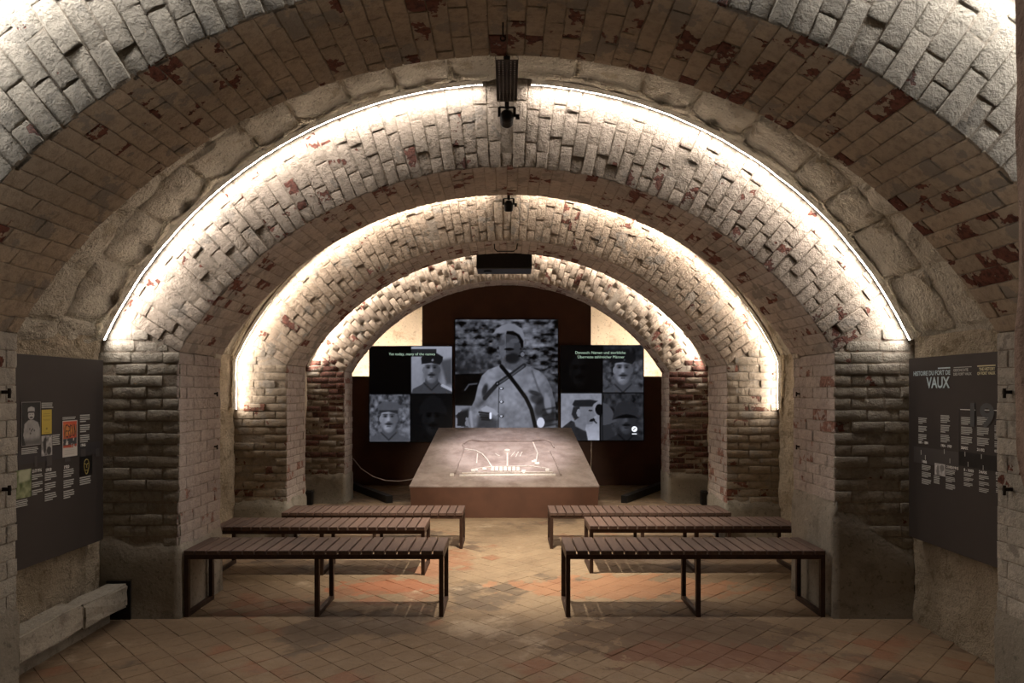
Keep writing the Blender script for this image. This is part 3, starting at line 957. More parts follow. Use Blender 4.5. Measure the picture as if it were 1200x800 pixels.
top = mesh_obj('table_top', [(x, y - 8.9, z) for x, y, z in V], [(0, 1, 5, 4), (1, 2, 6, 5), (2, 3, 7, 6), (3, 0, 4, 7), (3, 2, 1, 0), (4, 5, 6, 7)], M['table'], mt_)
pn = Vector((0, -(ZR - ZF), YR - YF)).normalized()
P0 = Vector((0, YF, ZF + 0.002))


def on_top(x, y):
    """a measured spot of the map (photo crop 4.8 px) on the sloping table plane, in table coordinates"""
    px, py = 470 + x / 4.8, 490 + y / 4.8
    d = Vector(((px - 594) / 800, 1, -(py - 458) / 800)); c0 = Vector((0, 0, HC))
    t = (P0 - c0).dot(pn) / d.dot(pn)
    return c0 + d * t - O


def ridge(name, pts, w, h, mat=None):
    b = MB()
    P = [on_top(*p) for p in pts]
    for a, c in zip(P, P[1:]):
        x = (c - a).normalized()
        b.bar(a - x * w * 0.3 + pn * h / 2, c + x * w * 0.3 + pn * h / 2, w, h, pn)
    return b.build(name, mat or M['relief'], top)


ridge('rampart', [(303, 312), (355, 168), (348, 150), (375, 130), (400, 126), (450, 133), (740, 132), (765, 127), (812, 124), (845, 140), (860, 168)], 0.018, 0.022, M['table'])
ridge('rampart', [(840, 188), (870, 250), (900, 322)], 0.018, 0.022, M['table'])
ridge('gallery', [(358, 176), (420, 184), (455, 202), (485, 235), (510, 276)], 0.016, 0.014)
ridge('gallery', [(598, 272), (598, 200)], 0.02, 0.016)
ridge('gallery', [(742, 138), (768, 200), (758, 256)], 0.016, 0.014)
ridge('gallery', [(395, 292), (450, 282), (505, 276), (660, 272), (720, 270), (790, 280), (840, 290)], 0.014, 0.012)
ridge('gallery', [(430, 200), (425, 255)], 0.012, 0.010)
ridge('moat_wall', [(335, 324), (862, 320)], 0.045, 0.012)
ridge('moat_wall', [(345, 312), (850, 308)], 0.012, 0.020)
c = on_top(597, 188)
MB().cyl(c, c + pn * 0.028, 0.045, 0.038, 20).build('turret', M['relief'], top)
for k in range(7):
    c = on_top(514 + 24 * k, 291)
    zx = Matrix((Vector((1, 0, 0)), pn.cross(Vector((1, 0, 0))), pn)).transposed().to_4x4()
    MB().box(c + pn * 0.012, (0.040, 0.115, 0.024), zx, 0.004).build('casemate', M['relief'], top)
for x, y, w in ((745, 248, 0.05), (765, 258, 0.06), (755, 240, 0.04), (405, 298, 0.05), (425, 296, 0.035), (822, 297, 0.05), (286, 322, 0.05), (690, 300, 0.05), (470, 290, 0.05), (690, 312, 0.03)):
    c = on_top(x, y); MB().box(c + pn * 0.01, (w, w * 1.1, 0.02), zx, 0.003).build('bastion_block', M['relief'], top)
for a, b_ in (((530, 200), (555, 215)), ((640, 190), (620, 215)), ((660, 190), (645, 218)), ((680, 192), (668, 216))):
    ridge('trench', [a, b_], 0.012, 0.008)

# ------------------------------------------------------------------ backboard and screens
YB = 11.10
sB = 800 / YB
bb = empty('backboard', (0, YB, 0)); tag(bb, 'dark brown steel backboard with a tall middle behind the screens', 'backboard')
MB().box((-0.005, 0.04, 1.63), (2.745, 0.08, 3.26)).build('tall_panel', M['backboard'], bb)
for sgn in (-1, 1):
    MB().box((sgn * 2.03, 0.04, 0.884), (1.30, 0.076, 1.768)).build('low_panel', M['backboard'], bb)
    kb = MB().bar((sgn * 2.45, 10.75, 0.05), (sgn * 1.60, 9.32, 0.05), 0.09, 0.10).build('floor_kerb', M['black'])
    tag(kb, 'dark steel kerb running diagonally over the floor past the map table on the %s side' % ('photograph board' if sgn < 0 else 'title board'), 'kerb', 'floor kerbs behind the map table')
# lamps standing behind the board that wash the end wall
for sgn in (-1, 1):
    r_ = empty('wall_washer', (sgn * 1.95, YB + 0.16, 0)); tag(r_, 'light bar standing behind the low backboard wing on the %s side' % ('photograph board' if sgn < 0 else 'title board'), 'lamp')
    MB().box((0, 0, 0.75), (1.1, 0.05, 1.5)).build('lamp_stand', M['black'], r_)
    m_ = MB().box((0, 0.02, 1.53), (1.1, 0.05, 0.03)); m_.build('lamp_tube', emit_mat('wall_washer_light', (1.0, 0.86, 0.70), 130.0), r_)


# pictures: painted value by value into a colour attribute -----------------
def canvas(w, h):
    u, v = np.meshgrid((np.arange(w) + 0.5) / w, (np.arange(h) + 0.5) / h, indexing='ij')
    return u, v


def sm(d, e=0.012):
    t = np.clip(0.5 - d / e, 0, 1); return t * t * (3 - 2 * t)


def ell(u, v, cx, cy, rx, ry, rot=0.0, e=0.06):
    c, s = math.cos(rot), math.sin(rot)
    x, y = (u - cx) * c + (v - cy) * s, -(u - cx) * s + (v - cy) * c
    return sm(np.sqrt((x / rx) ** 2 + (y / ry) ** 2) - 1, e * 2)


def poly(u, v, pts, e=0.012):
    inside = np.zeros(u.shape, bool); dist = np.full(u.shape, 9.0)
    for (x0, y0), (x1, y1) in zip(pts, pts[1:] + pts[:1]):
        if y0 != y1:
            cross = ((y0 > v) != (y1 > v)) & (u < (x1 - x0) * (v - y0) / (y1 - y0) + x0)
            inside ^= cross
        t = np.clip(((u - x0) * (x1 - x0) + (v - y0) * (y1 - y0)) / max(1e-9, (x1 - x0) ** 2 + (y1 - y0) ** 2), 0, 1)
        dist = np.minimum(dist, np.hypot(u - x0 - t * (x1 - x0), v - y0 - t * (y1 - y0)))
    return sm(np.where(inside, -dist, dist), e)


def line(u, v, pts, w, e=0.01):
    m = np.zeros(u.shape)
    for (x0, y0), (x1, y1) in zip(pts, pts[1:]):
        t = np.clip(((u - x0) * (x1 - x0) + (v - y0) * (y1 - y0)) / max(1e-9, (x1 - x0) ** 2 + (y1 - y0) ** 2), 0, 1)
        m = np.maximum(m, sm(np.hypot(u - x0 - t * (x1 - x0), v - y0 - t * (y1 - y0)) - w, e))
    return m


def over(img, mask, val):
    return img * (1 - mask) + np.asarray(val) * mask


def picture(name, img, P, ux, vx, mat, parent):
    """img (w,h) or (w,h,3) as a flat mesh from corner P, right vector ux, down vector vx"""
    if img.ndim == 2: img = np.repeat(img[:, :, None], 3, 2)
    w, h = img.shape[:2]
    a, b = np.meshgrid(np.linspace(0, 1, w), np.linspace(0, 1, h), indexing='ij')
    V = np.array(P) + a[..., None] * np.array(ux) + b[..., None] * np.array(vx)
    o = mesh_obj(name, V.reshape(-1, 3), grid_faces(w, h, True), mat, parent)
    ca = o.data.color_attributes.new('pic', 'FLOAT_COLOR', 'POINT')
    ca.data.foreach_set('color', np.concatenate([np.clip(img, 0, 1), np.ones((w, h, 1))], 2).astype(np.float32).ravel())
    return o


def paint_centre():
    w, h = 176, 184
    u, v = canvas(w, h)
    q = lambda x, y: ((x - 52) / 653, (y - 55) / 687)
    Q = lambda *p: [q(*a) for a in p]
    E = lambda im, cx, cy, rx, ry, val, rot=0.0, e=0.06, k=1.0: over(im, k * ell(u, v, *q(cx, cy), rx / 653, ry / 687, rot, e), val)
    n1 = vnoise(u, v, 0.3, 9, 3); n2 = vnoise(u, v, 2.3, 26, 2); n3 = vnoise(u * 0.7, v * 1.5, 4.1, 20, 4)
    im = 0.135 + 0.36 * n3 + 0.26 * n1 + 0.2 * n2
    im = im * (0.35 + 0.65 * np.clip((n3 + 0.4 * n1 + 0.16) / 0.12, 0, 1))
    fol = poly(u, v, Q((52, 250), (130, 230), (210, 270), (320, 330), (330, 400), (200, 440), (52, 410)), 0.08)
    im = over(im, fol * 0.85, 0.055 + 0.25 * np.clip(n2 + 0.1, 0, 1))
    im = over(im, poly(u, v, Q((52, 400), (235, 395), (200, 470), (180, 600), (52, 600))), 0.006 + 0.03 * np.clip(n2, 0, 1))
    im = over(im, line(u, v, Q((115, 500), (140, 465), (190, 460)), 0.006), 0.14)
    im = over(im, poly(u, v, Q((52, 598), (170, 600), (150, 742), (52, 742))), 0.27 + 0.1 * n1)
    im = over(im, poly(u, v, Q((52, 640), (140, 615), (150, 735), (60, 735)), 0.05) * (n2 > -0.02), 0.04)
    im = over(im, poly(u, v, Q((600, 380), (705, 470), (705, 600), (650, 480)), 0.05) * 0.6, 0.08 + 0.2 * np.clip(n2, 0, 1))
    coat = 0.29 + 0.22 * n1 + 0.12 * n2 - 0.10 * np.clip(v - 0.75, 0, 1) - 0.12 * np.abs(u - 0.5)
    im = over(im, poly(u, v, Q((345, 342), (262, 372), (222, 410), (196, 480), (178, 560), (146, 625), (134, 690), (150, 738), (640, 742), (690, 740), (690, 600), (664, 490), (630, 420), (585, 378), (500, 345), (420, 372))), coat)
    im = over(im, poly(u, v, Q((345, 300), (470, 290), (492, 345), (425, 385), (345, 350))), 0.15 + 0.1 * n2)
    # sleeves and folds
    im = over(im, line(u, v, Q((250, 480), (240, 560), (200, 600)), 0.022, 0.05) * 0.55, 0.05)
    im = over(im, line(u, v, Q((330, 480), (326, 742)), 0.004) * 0.9, 0.05)
    im = over(im, line(u, v, Q((540, 380), (575, 480), (620, 580)), 0.006, 0.03) * 0.7, 0.06)
    for x, y, rx, ry in ((570, 560, 45, 30), (590, 610, 35, 60), (560, 520, 40, 14), (645, 670, 45, 60), (240, 500, 16, 40)):
        im = E(im, x, y, rx, ry, 0.03, 0.3, 0.4, 0.75)
    im = E(im, 640, 590, 22, 60, 0.30, -0.2, 0.3, 0.8)
    for y in (625, 660, 700, 730): im = over(im, line(u, v, Q((610, y), (690, y - 15)), 0.008, 0.02) * 0.7, 0.03)
    # straps
    im = over(im, line(u, v, Q((490, 345), (420, 395), (320, 462), (275, 510), (240, 552)), 0.020, 0.012), 0.055)
    im = over(im, line(u, v, Q((486, 350), (420, 400), (325, 462)), 0.007, 0.01), 0.14)
    im = over(im, line(u, v, Q((345, 350), (400, 415), (450, 480), (500, 548), (535, 620), (562, 735)), 0.019, 0.010), 0.016)
    im = E(im, 320, 460, 14, 14, 0.02); im = E(im, 320, 460, 6, 6, 0.2)
    # head
    im = E(im, 398, 235, 66, 88, 0.10)
    im = over(im, ell(u, v, *q(398, 235), 66 / 653, 88 / 687) * (u < q(375, 0)[0]), 0.19 + 0.1 * n2)
    im = E(im, 430, 190, 30, 14, 0.15, 0, 0.3); im = E(im, 385, 225, 10, 26, 0.16, 0, 0.3, 0.8); im = E(im, 408, 215, 20, 26, 0.155, 0, 0.3, 0.7)
    im = E(im, 395, 243, 30, 9, 0.015, 0, 0.3); im = E(im, 388, 272, 22, 7, 0.20, 0, 0.3, 0.6)
    im = E(im, 415, 300, 48, 34, 0.03, 0, 0.3, 0.85); im = E(im, 345, 200, 24, 20, 0.11, 0, 0.3, 0.7)
    # helmet
    im = over(im, poly(u, v, Q((290, 150), (310, 120), (345, 95), (390, 78), (430, 84), (470, 110), (490, 150), (494, 200), (484, 238), (470, 200), (440, 150), (400, 135), (330, 140)), 0.015), 0.26 + 0.08 * n1)
    im = over(im, poly(u, v, Q((380, 128), (420, 128), (460, 150), (486, 190), (486, 235), (470, 235), (462, 190), (440, 160), (400, 150), (375, 148)), 0.012), 0.012)
    im = E(im, 480, 275, 12, 14, 0.22)
    # hand and cigarette
    im = over(im, poly(u, v, Q((215, 620), (250, 598), (300, 620), (328, 650), (310, 662), (270, 640), (230, 640))), 0.36)
    for k in range(4): im = over(im, line(u, v, Q((205 + 6 * k, 640 + 15 * k), (270, 648 + 13 * k)), 0.009, 0.01), 0.03 + 0.03 * (k % 2))
    im = over(im, poly(u, v, Q((195, 660), (275, 665), (325, 690), (322, 742), (190, 742)), 0.05) * 0.7, 0.035)
    im = over(im, line(u, v, Q((277, 648), (277, 676)), 0.010), 0.7)
    im = over(im, line(u, v, Q((150, 640), (160, 735)), 0.012, 0.02), 0.33)
    for y in (490, 575, 665): im = E(im, 347, y, 15, 9, 0.03); im = E(im, 345, y - 1, 9, 6, 0.5)
    im = E(im, 595, 705, 24, 32, 0.55)
    return im


def head(im, u, v, cx, cy, s, lum, kind, n, dark=1.0):
    """bust of a soldier; kind: cap, field, helmet, spike, side, none"""
    E = lambda im, dx, dy, rx, ry, val, rot=0.0, e=0.15, k=1.0: over(im, k * ell(u, v, cx + dx * s, cy + dy * s, rx * s, ry * s, rot, e), val)
    PL = lambda pts, e=0.02: poly(u, v, [(cx + x * s, cy + y * s) for x, y in pts], e)
    im = over(im, PL([(-0.5, 1.0), (-0.9, 1.25), (-1.6, 1.55), (-2.0, 2.6), (2.0, 2.6), (1.7, 1.6), (0.9, 1.25), (0.5, 0.9)]), lum * 0.42 + 0.1 * lum * n)
    im = over(im, PL([(-0.5, 0.6), (0.5, 0.6), (0.62, 1.3), (0.0, 1.6), (-0.62, 1.3)]), lum * 0.40)
    im = over(im, line(u, v, [(cx - 0.65 * s, cy + 1.1 * s), (cx, cy + 1.65 * s), (cx + 0.65 * s, cy + 1.1 * s)], 0.05 * s, 0.02), lum * 0.2)
    im = E(im, 0, 0.1, 0.66, 0.98, lum)
    im = E(im, 0.45, 0.2, 0.40, 0.9, lum * 0.35, 0, 0.8, 0.75); im = E(im, -0.5, 0.45, 0.2, 0.5, lum * 0.55, 0.3, 0.8, 0.6)
    im = E(im, -0.66, 0.15, 0.12, 0.24, lum * 0.8); im = E(im, 0.66, 0.15, 0.12, 0.24, lum * 0.5)
    for sx in (-0.28, 0.28): im = E(im, sx, -0.08, 0.24, 0.13, lum * 0.42, 0, 0.6); im = E(im, sx, -0.05, 0.10, 0.06, lum * 0.12, 0, 0.6); im = E(im, sx, -0.20, 0.24, 0.05, lum * 0.3, 0, 0.5)
    im = E(im, -0.02, 0.16, 0.09, 0.26, lum * 1.2, 0, 0.8, 0.6); im = E(im, 0.02, 0.35, 0.16, 0.05, lum * 0.4, 0, 0.8)
    im = E(im, 0.0, 0.50, 0.32, 0.10, lum * 0.18, 0, 0.5); im = E(im, 0.0, 0.68, 0.2, 0.05, lum * 0.45); im = E(im, 0, 0.95, 0.3, 0.1, lum * 0.6, 0, 0.4, 0.5)
    if kind == 'cap':
        im = over(im, PL([(-0.85, -0.30), (-0.9, -0.75), (-0.6, -1.05), (0.4, -1.15), (1.0, -0.85), (0.95, -0.55), (0.72, -0.25), (0.0, -0.40)]), lum * 0.13 + 0.05 * lum * n)
        im = E(im, 0.1, -0.6, 0.09, 0.09, lum * 0.9)
    elif kind == 'field':
        im = over(im, PL([(-0.85, -0.30), (-0.95, -0.8), (-0.4, -1.15), (0.6, -1.05), (1.25, -0.75), (0.75, -0.6), (0.75, -0.25), (0.0, -0.42)]), lum * 0.42 + 0.1 * lum * n)
        im = over(im, PL([(-0.8, -0.28), (-0.8, -0.5), (0.75, -0.5), (0.75, -0.22), (0.0, -0.38)]), lum * 0.2)
    elif kind == 'helmet':
        im = over(im, PL([(-1.1, 0.15), (-0.95, -0.4), (-0.7, -0.9), (-0.1, -1.2), (0.5, -1.05), (0.85, -0.6), (0.95, -0.1), (1.05, 0.1), (0.6, -0.15), (0.0, -0.25), (-0.6, -0.12)]), lum * 0.5 + 0.1 * lum * n)
        im = over(im, PL([(-1.1, 0.15), (-0.6, -0.12), (0.0, -0.25), (0.6, -0.15), (1.05, 0.1), (0.6, 0.02), (-0.6, 0.05)]), lum * 0.12)
    elif kind == 'spike':
        im = over(im, PL([(-0.95, -0.1), (-0.9, -0.55), (-0.5, -1.05), (-0.05, -1.25), (0.5, -1.05), (0.9, -0.5), (0.95, -0.1), (0.0, -0.3)]), lum * 0.75)
        im = over(im, line(u, v, [(cx - 0.02 * s, cy - 1.25 * s), (cx, cy - 1.4 * s)], 0.05 * s), lum * 0.8)
    return im


def profile(im, u, v, n):
    PL = lambda pts, e=0.025: poly(u, v, pts, e)
    im = over(im, PL([(0.0, 0.75), (0.25, 0.58), (0.5, 0.66), (0.62, 0.82), (0.66, 1.0), (0.0, 1.0)]), 0.06 + 0.05 * n)
    im = over(im, PL([(0.34, 0.28), (0.78, 0.28), (0.80, 0.38), (0.86, 0.47), (0.80, 0.50), (0.81, 0.58), (0.76, 0.66), (0.62, 0.66), (0.58, 0.80), (0.36, 0.70), (0.30, 0.5)]), 0.24 + 0.08 * n)
    im = over(im, PL([(0.30, 0.30), (0.46, 0.28), (0.44, 0.52), (0.34, 0.58), (0.26, 0.45)]), 0.06)
    im = over(im, ell(u, v, 0.43, 0.42, 0.045, 0.08), 0.3)
    im = over(im, PL([(0.28, 0.24), (0.34, 0.15), (0.72, 0.14), (0.90, 0.17), (0.80, 0.23), (0.76, 0.29), (0.32, 0.29)]), 0.05)
    im = over(im, ell(u, v, 0.76, 0.57, 0.07, 0.03, -0.3), 0.03); im = over(im, ell(u, v, 0.72, 0.37, 0.05, 0.02), 0.05)
    im = over(im, line(u, v, [(0.80, 0.58), (0.86, 0.63)], 0.015), 0.02)
    im = over(im, line(u, v, [(0.955, 0.42), (0.955, 1.0)], 0.028), 0.02); im = over(im, ell(u, v, 0.93, 0.35, 0.10, 0.12), 0.02)
    im = over(im, line(u, v, [(0.985, 0.5), (0.985, 1.0)], 0.008), 0.35)
    return im


def quad_screen(tl, tr, bl, br):
    w, h = tl.shape
    im = np.zeros((2 * w, 2 * h))
    im[:w, :h] = tl; im[w:, :h] = tr; im[:w, h:] = bl; im[w:, h:] = br
    im[w - 1:w + 1, :] *= 0.2; im[:, h - 1:h + 1] *= 0.3
    return im


w_, h_ = 58, 68
u_, v_ = canvas(w_, h_)
nn = vnoise(u_, v_, 0.7, 12, 3)
z_ = np.zeros((w_, h_))
L_tl = np.full((w_, h_), 0.006) + 0.008 * line(u_, v_, [(0.02, 0.72), (0.3, 0.75), (0.55, 0.95)], 0.008)
L_tr = head(0.36 - 0.10 * v_ + 0.05 * nn, u_, v_, 0.50, 0.46, 0.28, 0.26, 'cap', nn)
L_tr = over(L_tr, poly(u_, v_, [(0.70, 0.3), (1, 0.25), (1, 0.8), (0.86, 0.8)], 0.1) * 0.7, 0.05)
L_tr = over(L_tr, line(u_, v_, [(0.76, 0.82), (1.0, 0.92)], 0.03), 0.4)
L_tr = over(L_tr, poly(u_, v_, [(-0.1, 0.06), (0.62, 0.06), (0.62, 0.22), (-0.1, 0.22)], 0.02) * 0.92, 0.03)
L_bl = head(0.10 + 0.42 * np.clip(nn, -0.2, 0.5) + 0.05, u_, v_, 0.47, 0.48, 0.29, 0.34, 'field', nn)
L_bl = over(L_bl, poly(u_, v_, [(0.8, 0.75), (1, 0.65), (1, 0.95)], 0.08) * 0.6, 0.3)
L_br = head(np.full((w_, h_), 0.018), u_, v_, 0.54, 0.47, 0.36, 0.038, 'spike', nn)
R_tl = head(np.full((w_, h_), 0.010), u_, v_, 0.45, 0.50, 0.34, 0.022, 'none', nn)
R_tr = head(0.10 + 0.3 * np.clip(nn, -0.3, 0.5), u_, v_, 0.50, 0.48, 0.31, 0.30, 'cap', nn)
R_tr = over(R_tr, poly(u_, v_, [(0.0, 0.0), (1, 0.0), (1, 0.30), (0.75, 0.36), (0.0, 0.33)], 0.03) * 0.6, 0.03)
R_tr = over(R_tr, poly(u_, v_, [(-0.1, 0.08), (0.66, 0.08), (0.66, 0.30), (-0.1, 0.30)], 0.02) * 0.92, 0.03)
R_bl = profile(0.30 + 0.12 * nn + 0.25 * np.clip(v_ - 0.55, 0, 1), u_, v_, nn)
R_br = over(0.07 + 0.15 * np.clip(nn, -0.3, 0.5), poly(u_, v_, [(0, 0.2), (0.14, 0.24), (0.25, 0.38), (0.30, 0.52), (0.40, 0.58), (0.15, 0.66), (0.0, 0.70)]), 0.13)
R_br = over(R_br, poly(u_, v_, [(0, 0.68), (0.2, 0.66), (0.3, 1.0), (0, 1.0)]), 0.07)
R_br = head(R_br, u_, v_, 0.58, 0.52, 0.31, 0.13, 'helmet', nn)
L_scr = quad_screen(L_tl, L_tr, L_bl, L_br); R_scr = quad_screen(R_tl, R_tr, R_bl, R_br)
TINT = np.array([0.78, 0.82, 1.0])
GAIN = 1.2


def text_mesh(name, body, size, mat, parent, matrix, align='LEFT', extrude=0.0, xscale=1.0, bold=0.0):
    cu = bpy.data.curves.new('tmp_text', 'FONT'); cu.body = body; cu.size = size; cu.align_x = align; cu.extrude = extrude
    cu.resolution_u = 3; cu.offset = size * bold
    o = bpy.data.objects.new('tmp_text', cu); COL.objects.link(o)
    dg = bpy.context.evaluated_depsgraph_get()
    me = bpy.data.meshes.new_from_object(o.evaluated_get(dg))
    bpy.data.objects.remove(o)
    me.name = name; me.materials.clear(); me.materials.append(mat)
    t = data_obj(name, me, parent, matrix @ Matrix.Diagonal((xscale, 1, 1, 1)))
    t['kind'] = 'stuff'
    return t


def screen(name, label, x0, x1, z0, z1, img):
    root = empty(name, ((x0 + x1) / 2, YB - 0.06, z0)); tag(root, label, 'screen')
    W, H_ = x1 - x0, z1 - z0
    MB().box((0, 0.028, H_ / 2), (W + 0.02, 0.055, H_ + 0.02)).build('screen_case', M['screen_body'], root)
    picture('screen_image', (np.clip(img, 0, 1) ** 1.6)[:, :, None] * TINT * GAIN, (-W / 2, -0.003, H_), (W, 0, 0), (0, 0, -H_), M['screen'], root)
    return root


# text faces the viewer: x right, y up, normal toward -Y
TXT = Matrix.Rotation(PI / 2, 4, 'X')
sc = screen('display_screen', 'large middle screen showing a soldier in a pale coat with crossed straps', -0.833, 0.822, 0.930, 2.683, paint_centre())
sl = screen('display_screen', 'screen of four soldier portraits with the English caption', -2.220, -0.889, 0.712, 2.250, L_scr)
text_mesh('screen_caption', 'Yet today, many of the names', 0.062, M['text_green'], sl, Matrix.Translation((0.02, -0.006, 1.395)) @ TXT, 'CENTER')
sr = screen('display_screen', 'screen of four soldier portraits with the German caption', 0.875, 2.208, 0.735, 2.265, R_scr)
text_mesh('screen_caption', 'Dennoch: Namen und sterbliche', 0.062, M['text_green'], sr, Matrix.Translation((-0.03, -0.006, 1.395)) @ TXT, 'CENTER')
text_mesh('screen_caption', 'Überreste zahlreicher Männer', 0.062, M['text_green'], sr, Matrix.Translation((-0.02, -0.006, 1.325)) @ TXT, 'CENTER')
MB().cyl((0.52, -0.004, 0.18), (0.52, -0.008, 0.18), 0.045, n=24).build('round_logo', M['text_white'], sr)
MB().box((0.52, -0.006, 0.102), (0.075, 0.004, 0.014)).build('logo_caption', M['text_white'], sr)
MB().bar((0.50, -0.010, 0.165), (0.535, -0.010, 0.20), 0.012, 0.003, (0, 1, 0)).build('logo_mark', M['screen_body'], sr)


# ------------------------------------------------------------------ information boards on the side walls
XP = 2.64


class Board:
    def __init__(self, sgn, z_top, z_bot, y_far, label):
        self.s = sgn
        self.root = empty('information_board', (sgn * XP, 3.8, z_bot)); tag(self.root, label, 'board')
        y_near = 3.12
        H_ = z_top - z_bot
        MB().box((sgn * 0.012, (y_near + y_far) / 2 - 3.8, H_ / 2), (0.022, y_far - y_near, H_)).build('board_plate', M['panel'], self.root)
        for q in (y_near + 0.25, y_far - 0.12):
            for zz in (0.15, H_ - 0.15):
                MB().cyl((sgn * 0.02, q - 3.8, zz), (sgn * 0.045, q - 3.8, zz), 0.012, n=10).build('standoff', M['iron'], self.root)
        self.zb = z_bot

    def at(self, px, py, lift=0.002):
        y = XP * 800 / abs(px - 594)
        return Vector((-self.s * lift, y - 3.8, HC - (py - 458) * y / 800 - self.zb))

    def rect(self, name, x0, x1, yt, yb, mat, lift=0.002):
        """x0..x1 and yt..yb measured at x0; the lower and upper edges run level on the board"""
        A = self.at(x0, yt, lift); B_ = self.at(x1, yt, lift); Bz = self.at(x0, yb, lift)
        V = [(A.x, A.y, A.z), (B_.x, B_.y, A.z), (B_.x, B_.y, Bz.z), (A.x, A.y, Bz.z)]
        return mesh_obj(name, V, [(0, 1, 2, 3) if self.s > 0 else (0, 1, 2, 3)], mat, self.root)

    def pic(self, name, x0, x1, yt, yb, img, lift=0.003):
        A = self.at(x0, yt, lift); B_ = self.at(x1, yt, lift); C_ = self.at(x0, yb, lift)
        return picture(name, img, A, (0, B_.y - A.y, 0), (0, 0, C_.z - A.z), M['print'], self.root)

    def lines(self, x0, x1, yt, yb, rows, mat=None, paras=1, seed=0, name='text_block'):
        """illegible small print: ragged rows"""
        r = random.Random(seed)
        A = self.at(x0, yt, 0.0025); B_ = self.at(x1, yt, 0.0025); C_ = self.at(x0, yb, 0.0025)
        V, F = [], []
        tot = rows + (paras - 1)
        dz = (C_.z - A.z) / tot
        i = 0
        for k in range(tot):
            if paras > 1 and (k + 1) % (rows // paras + 1) == 0: continue
            last = paras > 1 and (k + 2) % (rows // paras + 1) == 0
            e_ = r.uniform(0.45, 0.75) if last else r.uniform(0.88, 1.0)
            yb2 = A.y + (B_.y - A.y) * e_ if self.s < 0 else A.y + (B_.y - A.y) * e_
            za, zb = A.z + dz * (k + 0.2), A.z + dz * (k + 0.75)
            n = len(V); V += [(A.x, A.y, za), (A.x, yb2, za), (A.x, yb2, zb), (A.x, A.y, zb)]; F.append((n, n + 1, n + 2, n + 3))
        return mesh_obj(name, V, F, mat or M['print_grey'], self.root, kind='stuff')

    def text(self, body, x, y, h_px, mat, align='LEFT', width=None, name='lettering'):
        """baseline at (x, y), letter height in pixels there; width in pixels from x"""
        A = self.at(x, y, 0.0035); dep = A.y + 3.8
        size = h_px * dep / 800 / 0.70
        # reading direction: on the title board (s>0) letters run toward the viewer (-Y); on the other board away (+Y)
        ex = Vector((0, -1, 0)) if self.s > 0 else Vector((0, 1, 0))
        ez = Vector((-self.s, 0, 0)); ey = Vector((0, 0, 1))
        m = Matrix((ex, ey, ez)).transposed().to_4x4(); m.translation = A
        o = text_mesh(name, body, size, mat, self.root, m, align, bold=0.028)
        if width:
            xs_ = [v.co.x for v in o.data.vertices]
            B_ = self.at(x + width, y)
            want = abs(B_.y - A.y); have = max(xs_) - min(xs_)
            o.matrix_basis = m @ Matrix.Diagonal((want / have, 1, 1, 1))
        return o


# ---- photograph board
b = Board(-1, 1.731, 0.559, 4.465, 'dark board of photographs, a yellow booklet and a red poster above the stone ledge')
def S4(x, y): return 15 + x / 5.717, 460 + y / 5.717
def S5(x, y): return 60 + x / 6.154, 470 + y / 6.154
b.rect('timeline_band', 16, 117, 529, 546, M['band'], 0.0015)


def paint_portrait():
    w, h = 40, 74; u, v = canvas(w, h); n = vnoise(u, v, 3.3, 9, 3)
    im = 0.015 + 0.02 * n
    im = over(im, poly(u, v, [(0.35, 0.42), (0.16, 0.50), (0.10, 0.75), (0.22, 1.0), (0.95, 1.0), (0.95, 0.62), (0.85, 0.48), (0.62, 0.42)]), 0.36 + 0.25 * n)
    im = over(im, ell(u, v, 0.50, 0.31, 0.16, 0.10), 0.5); im = over(im, ell(u, v, 0.50, 0.36, 0.10, 0.018), 0.06)
    im = over(im, ell(u, v, 0.43, 0.29, 0.04, 0.012), 0.1); im = over(im, ell(u, v, 0.57, 0.29, 0.04, 0.012), 0.1)
    im = over(im, poly(u, v, [(0.32, 0.24), (0.34, 0.14), (0.50, 0.11), (0.66, 0.14), (0.68, 0.24), (0.5, 0.21)]), 0.45)
    im = over(im, ell(u, v, 0.5, 0.235, 0.18, 0.02), 0.03)
    for x, y in ((0.42, 0.62), (0.5, 0.66), (0.58, 0.63), (0.66, 0.66), (0.46, 0.72)): im = over(im, ell(u, v, x, y, 0.03, 0.025), 0.05)
    im = over(im, poly(u, v, [(0.1, 0.86), (0.95, 0.84), (0.95, 1), (0.1, 1)], 0.15) * 0.7, 0.03)
    e_ = np.minimum(np.minimum(u, 1 - u) * 0.6, np.minimum(v, 1 - v))
    return np.where(e_ < 0.018, 0.45, im)


def paint_map():
    w, h = 30, 44; u, v = canvas(w, h); n = vnoise(u, v, 6.3, 7, 3)
    im = np.stack([0.20 + 0.5 * n, 0.24 + 0.5 * n, 0.12 + 0.35 * n], 2)
    k = (poly(u, v, [(0.3, 0.05), (0.95, 0.02), (0.9, 0.4), (0.3, 0.45)], 0.1) * 0.7)[..., None]
    return im * (1 - k) + np.array([0.55, 0.58, 0.42]) * k


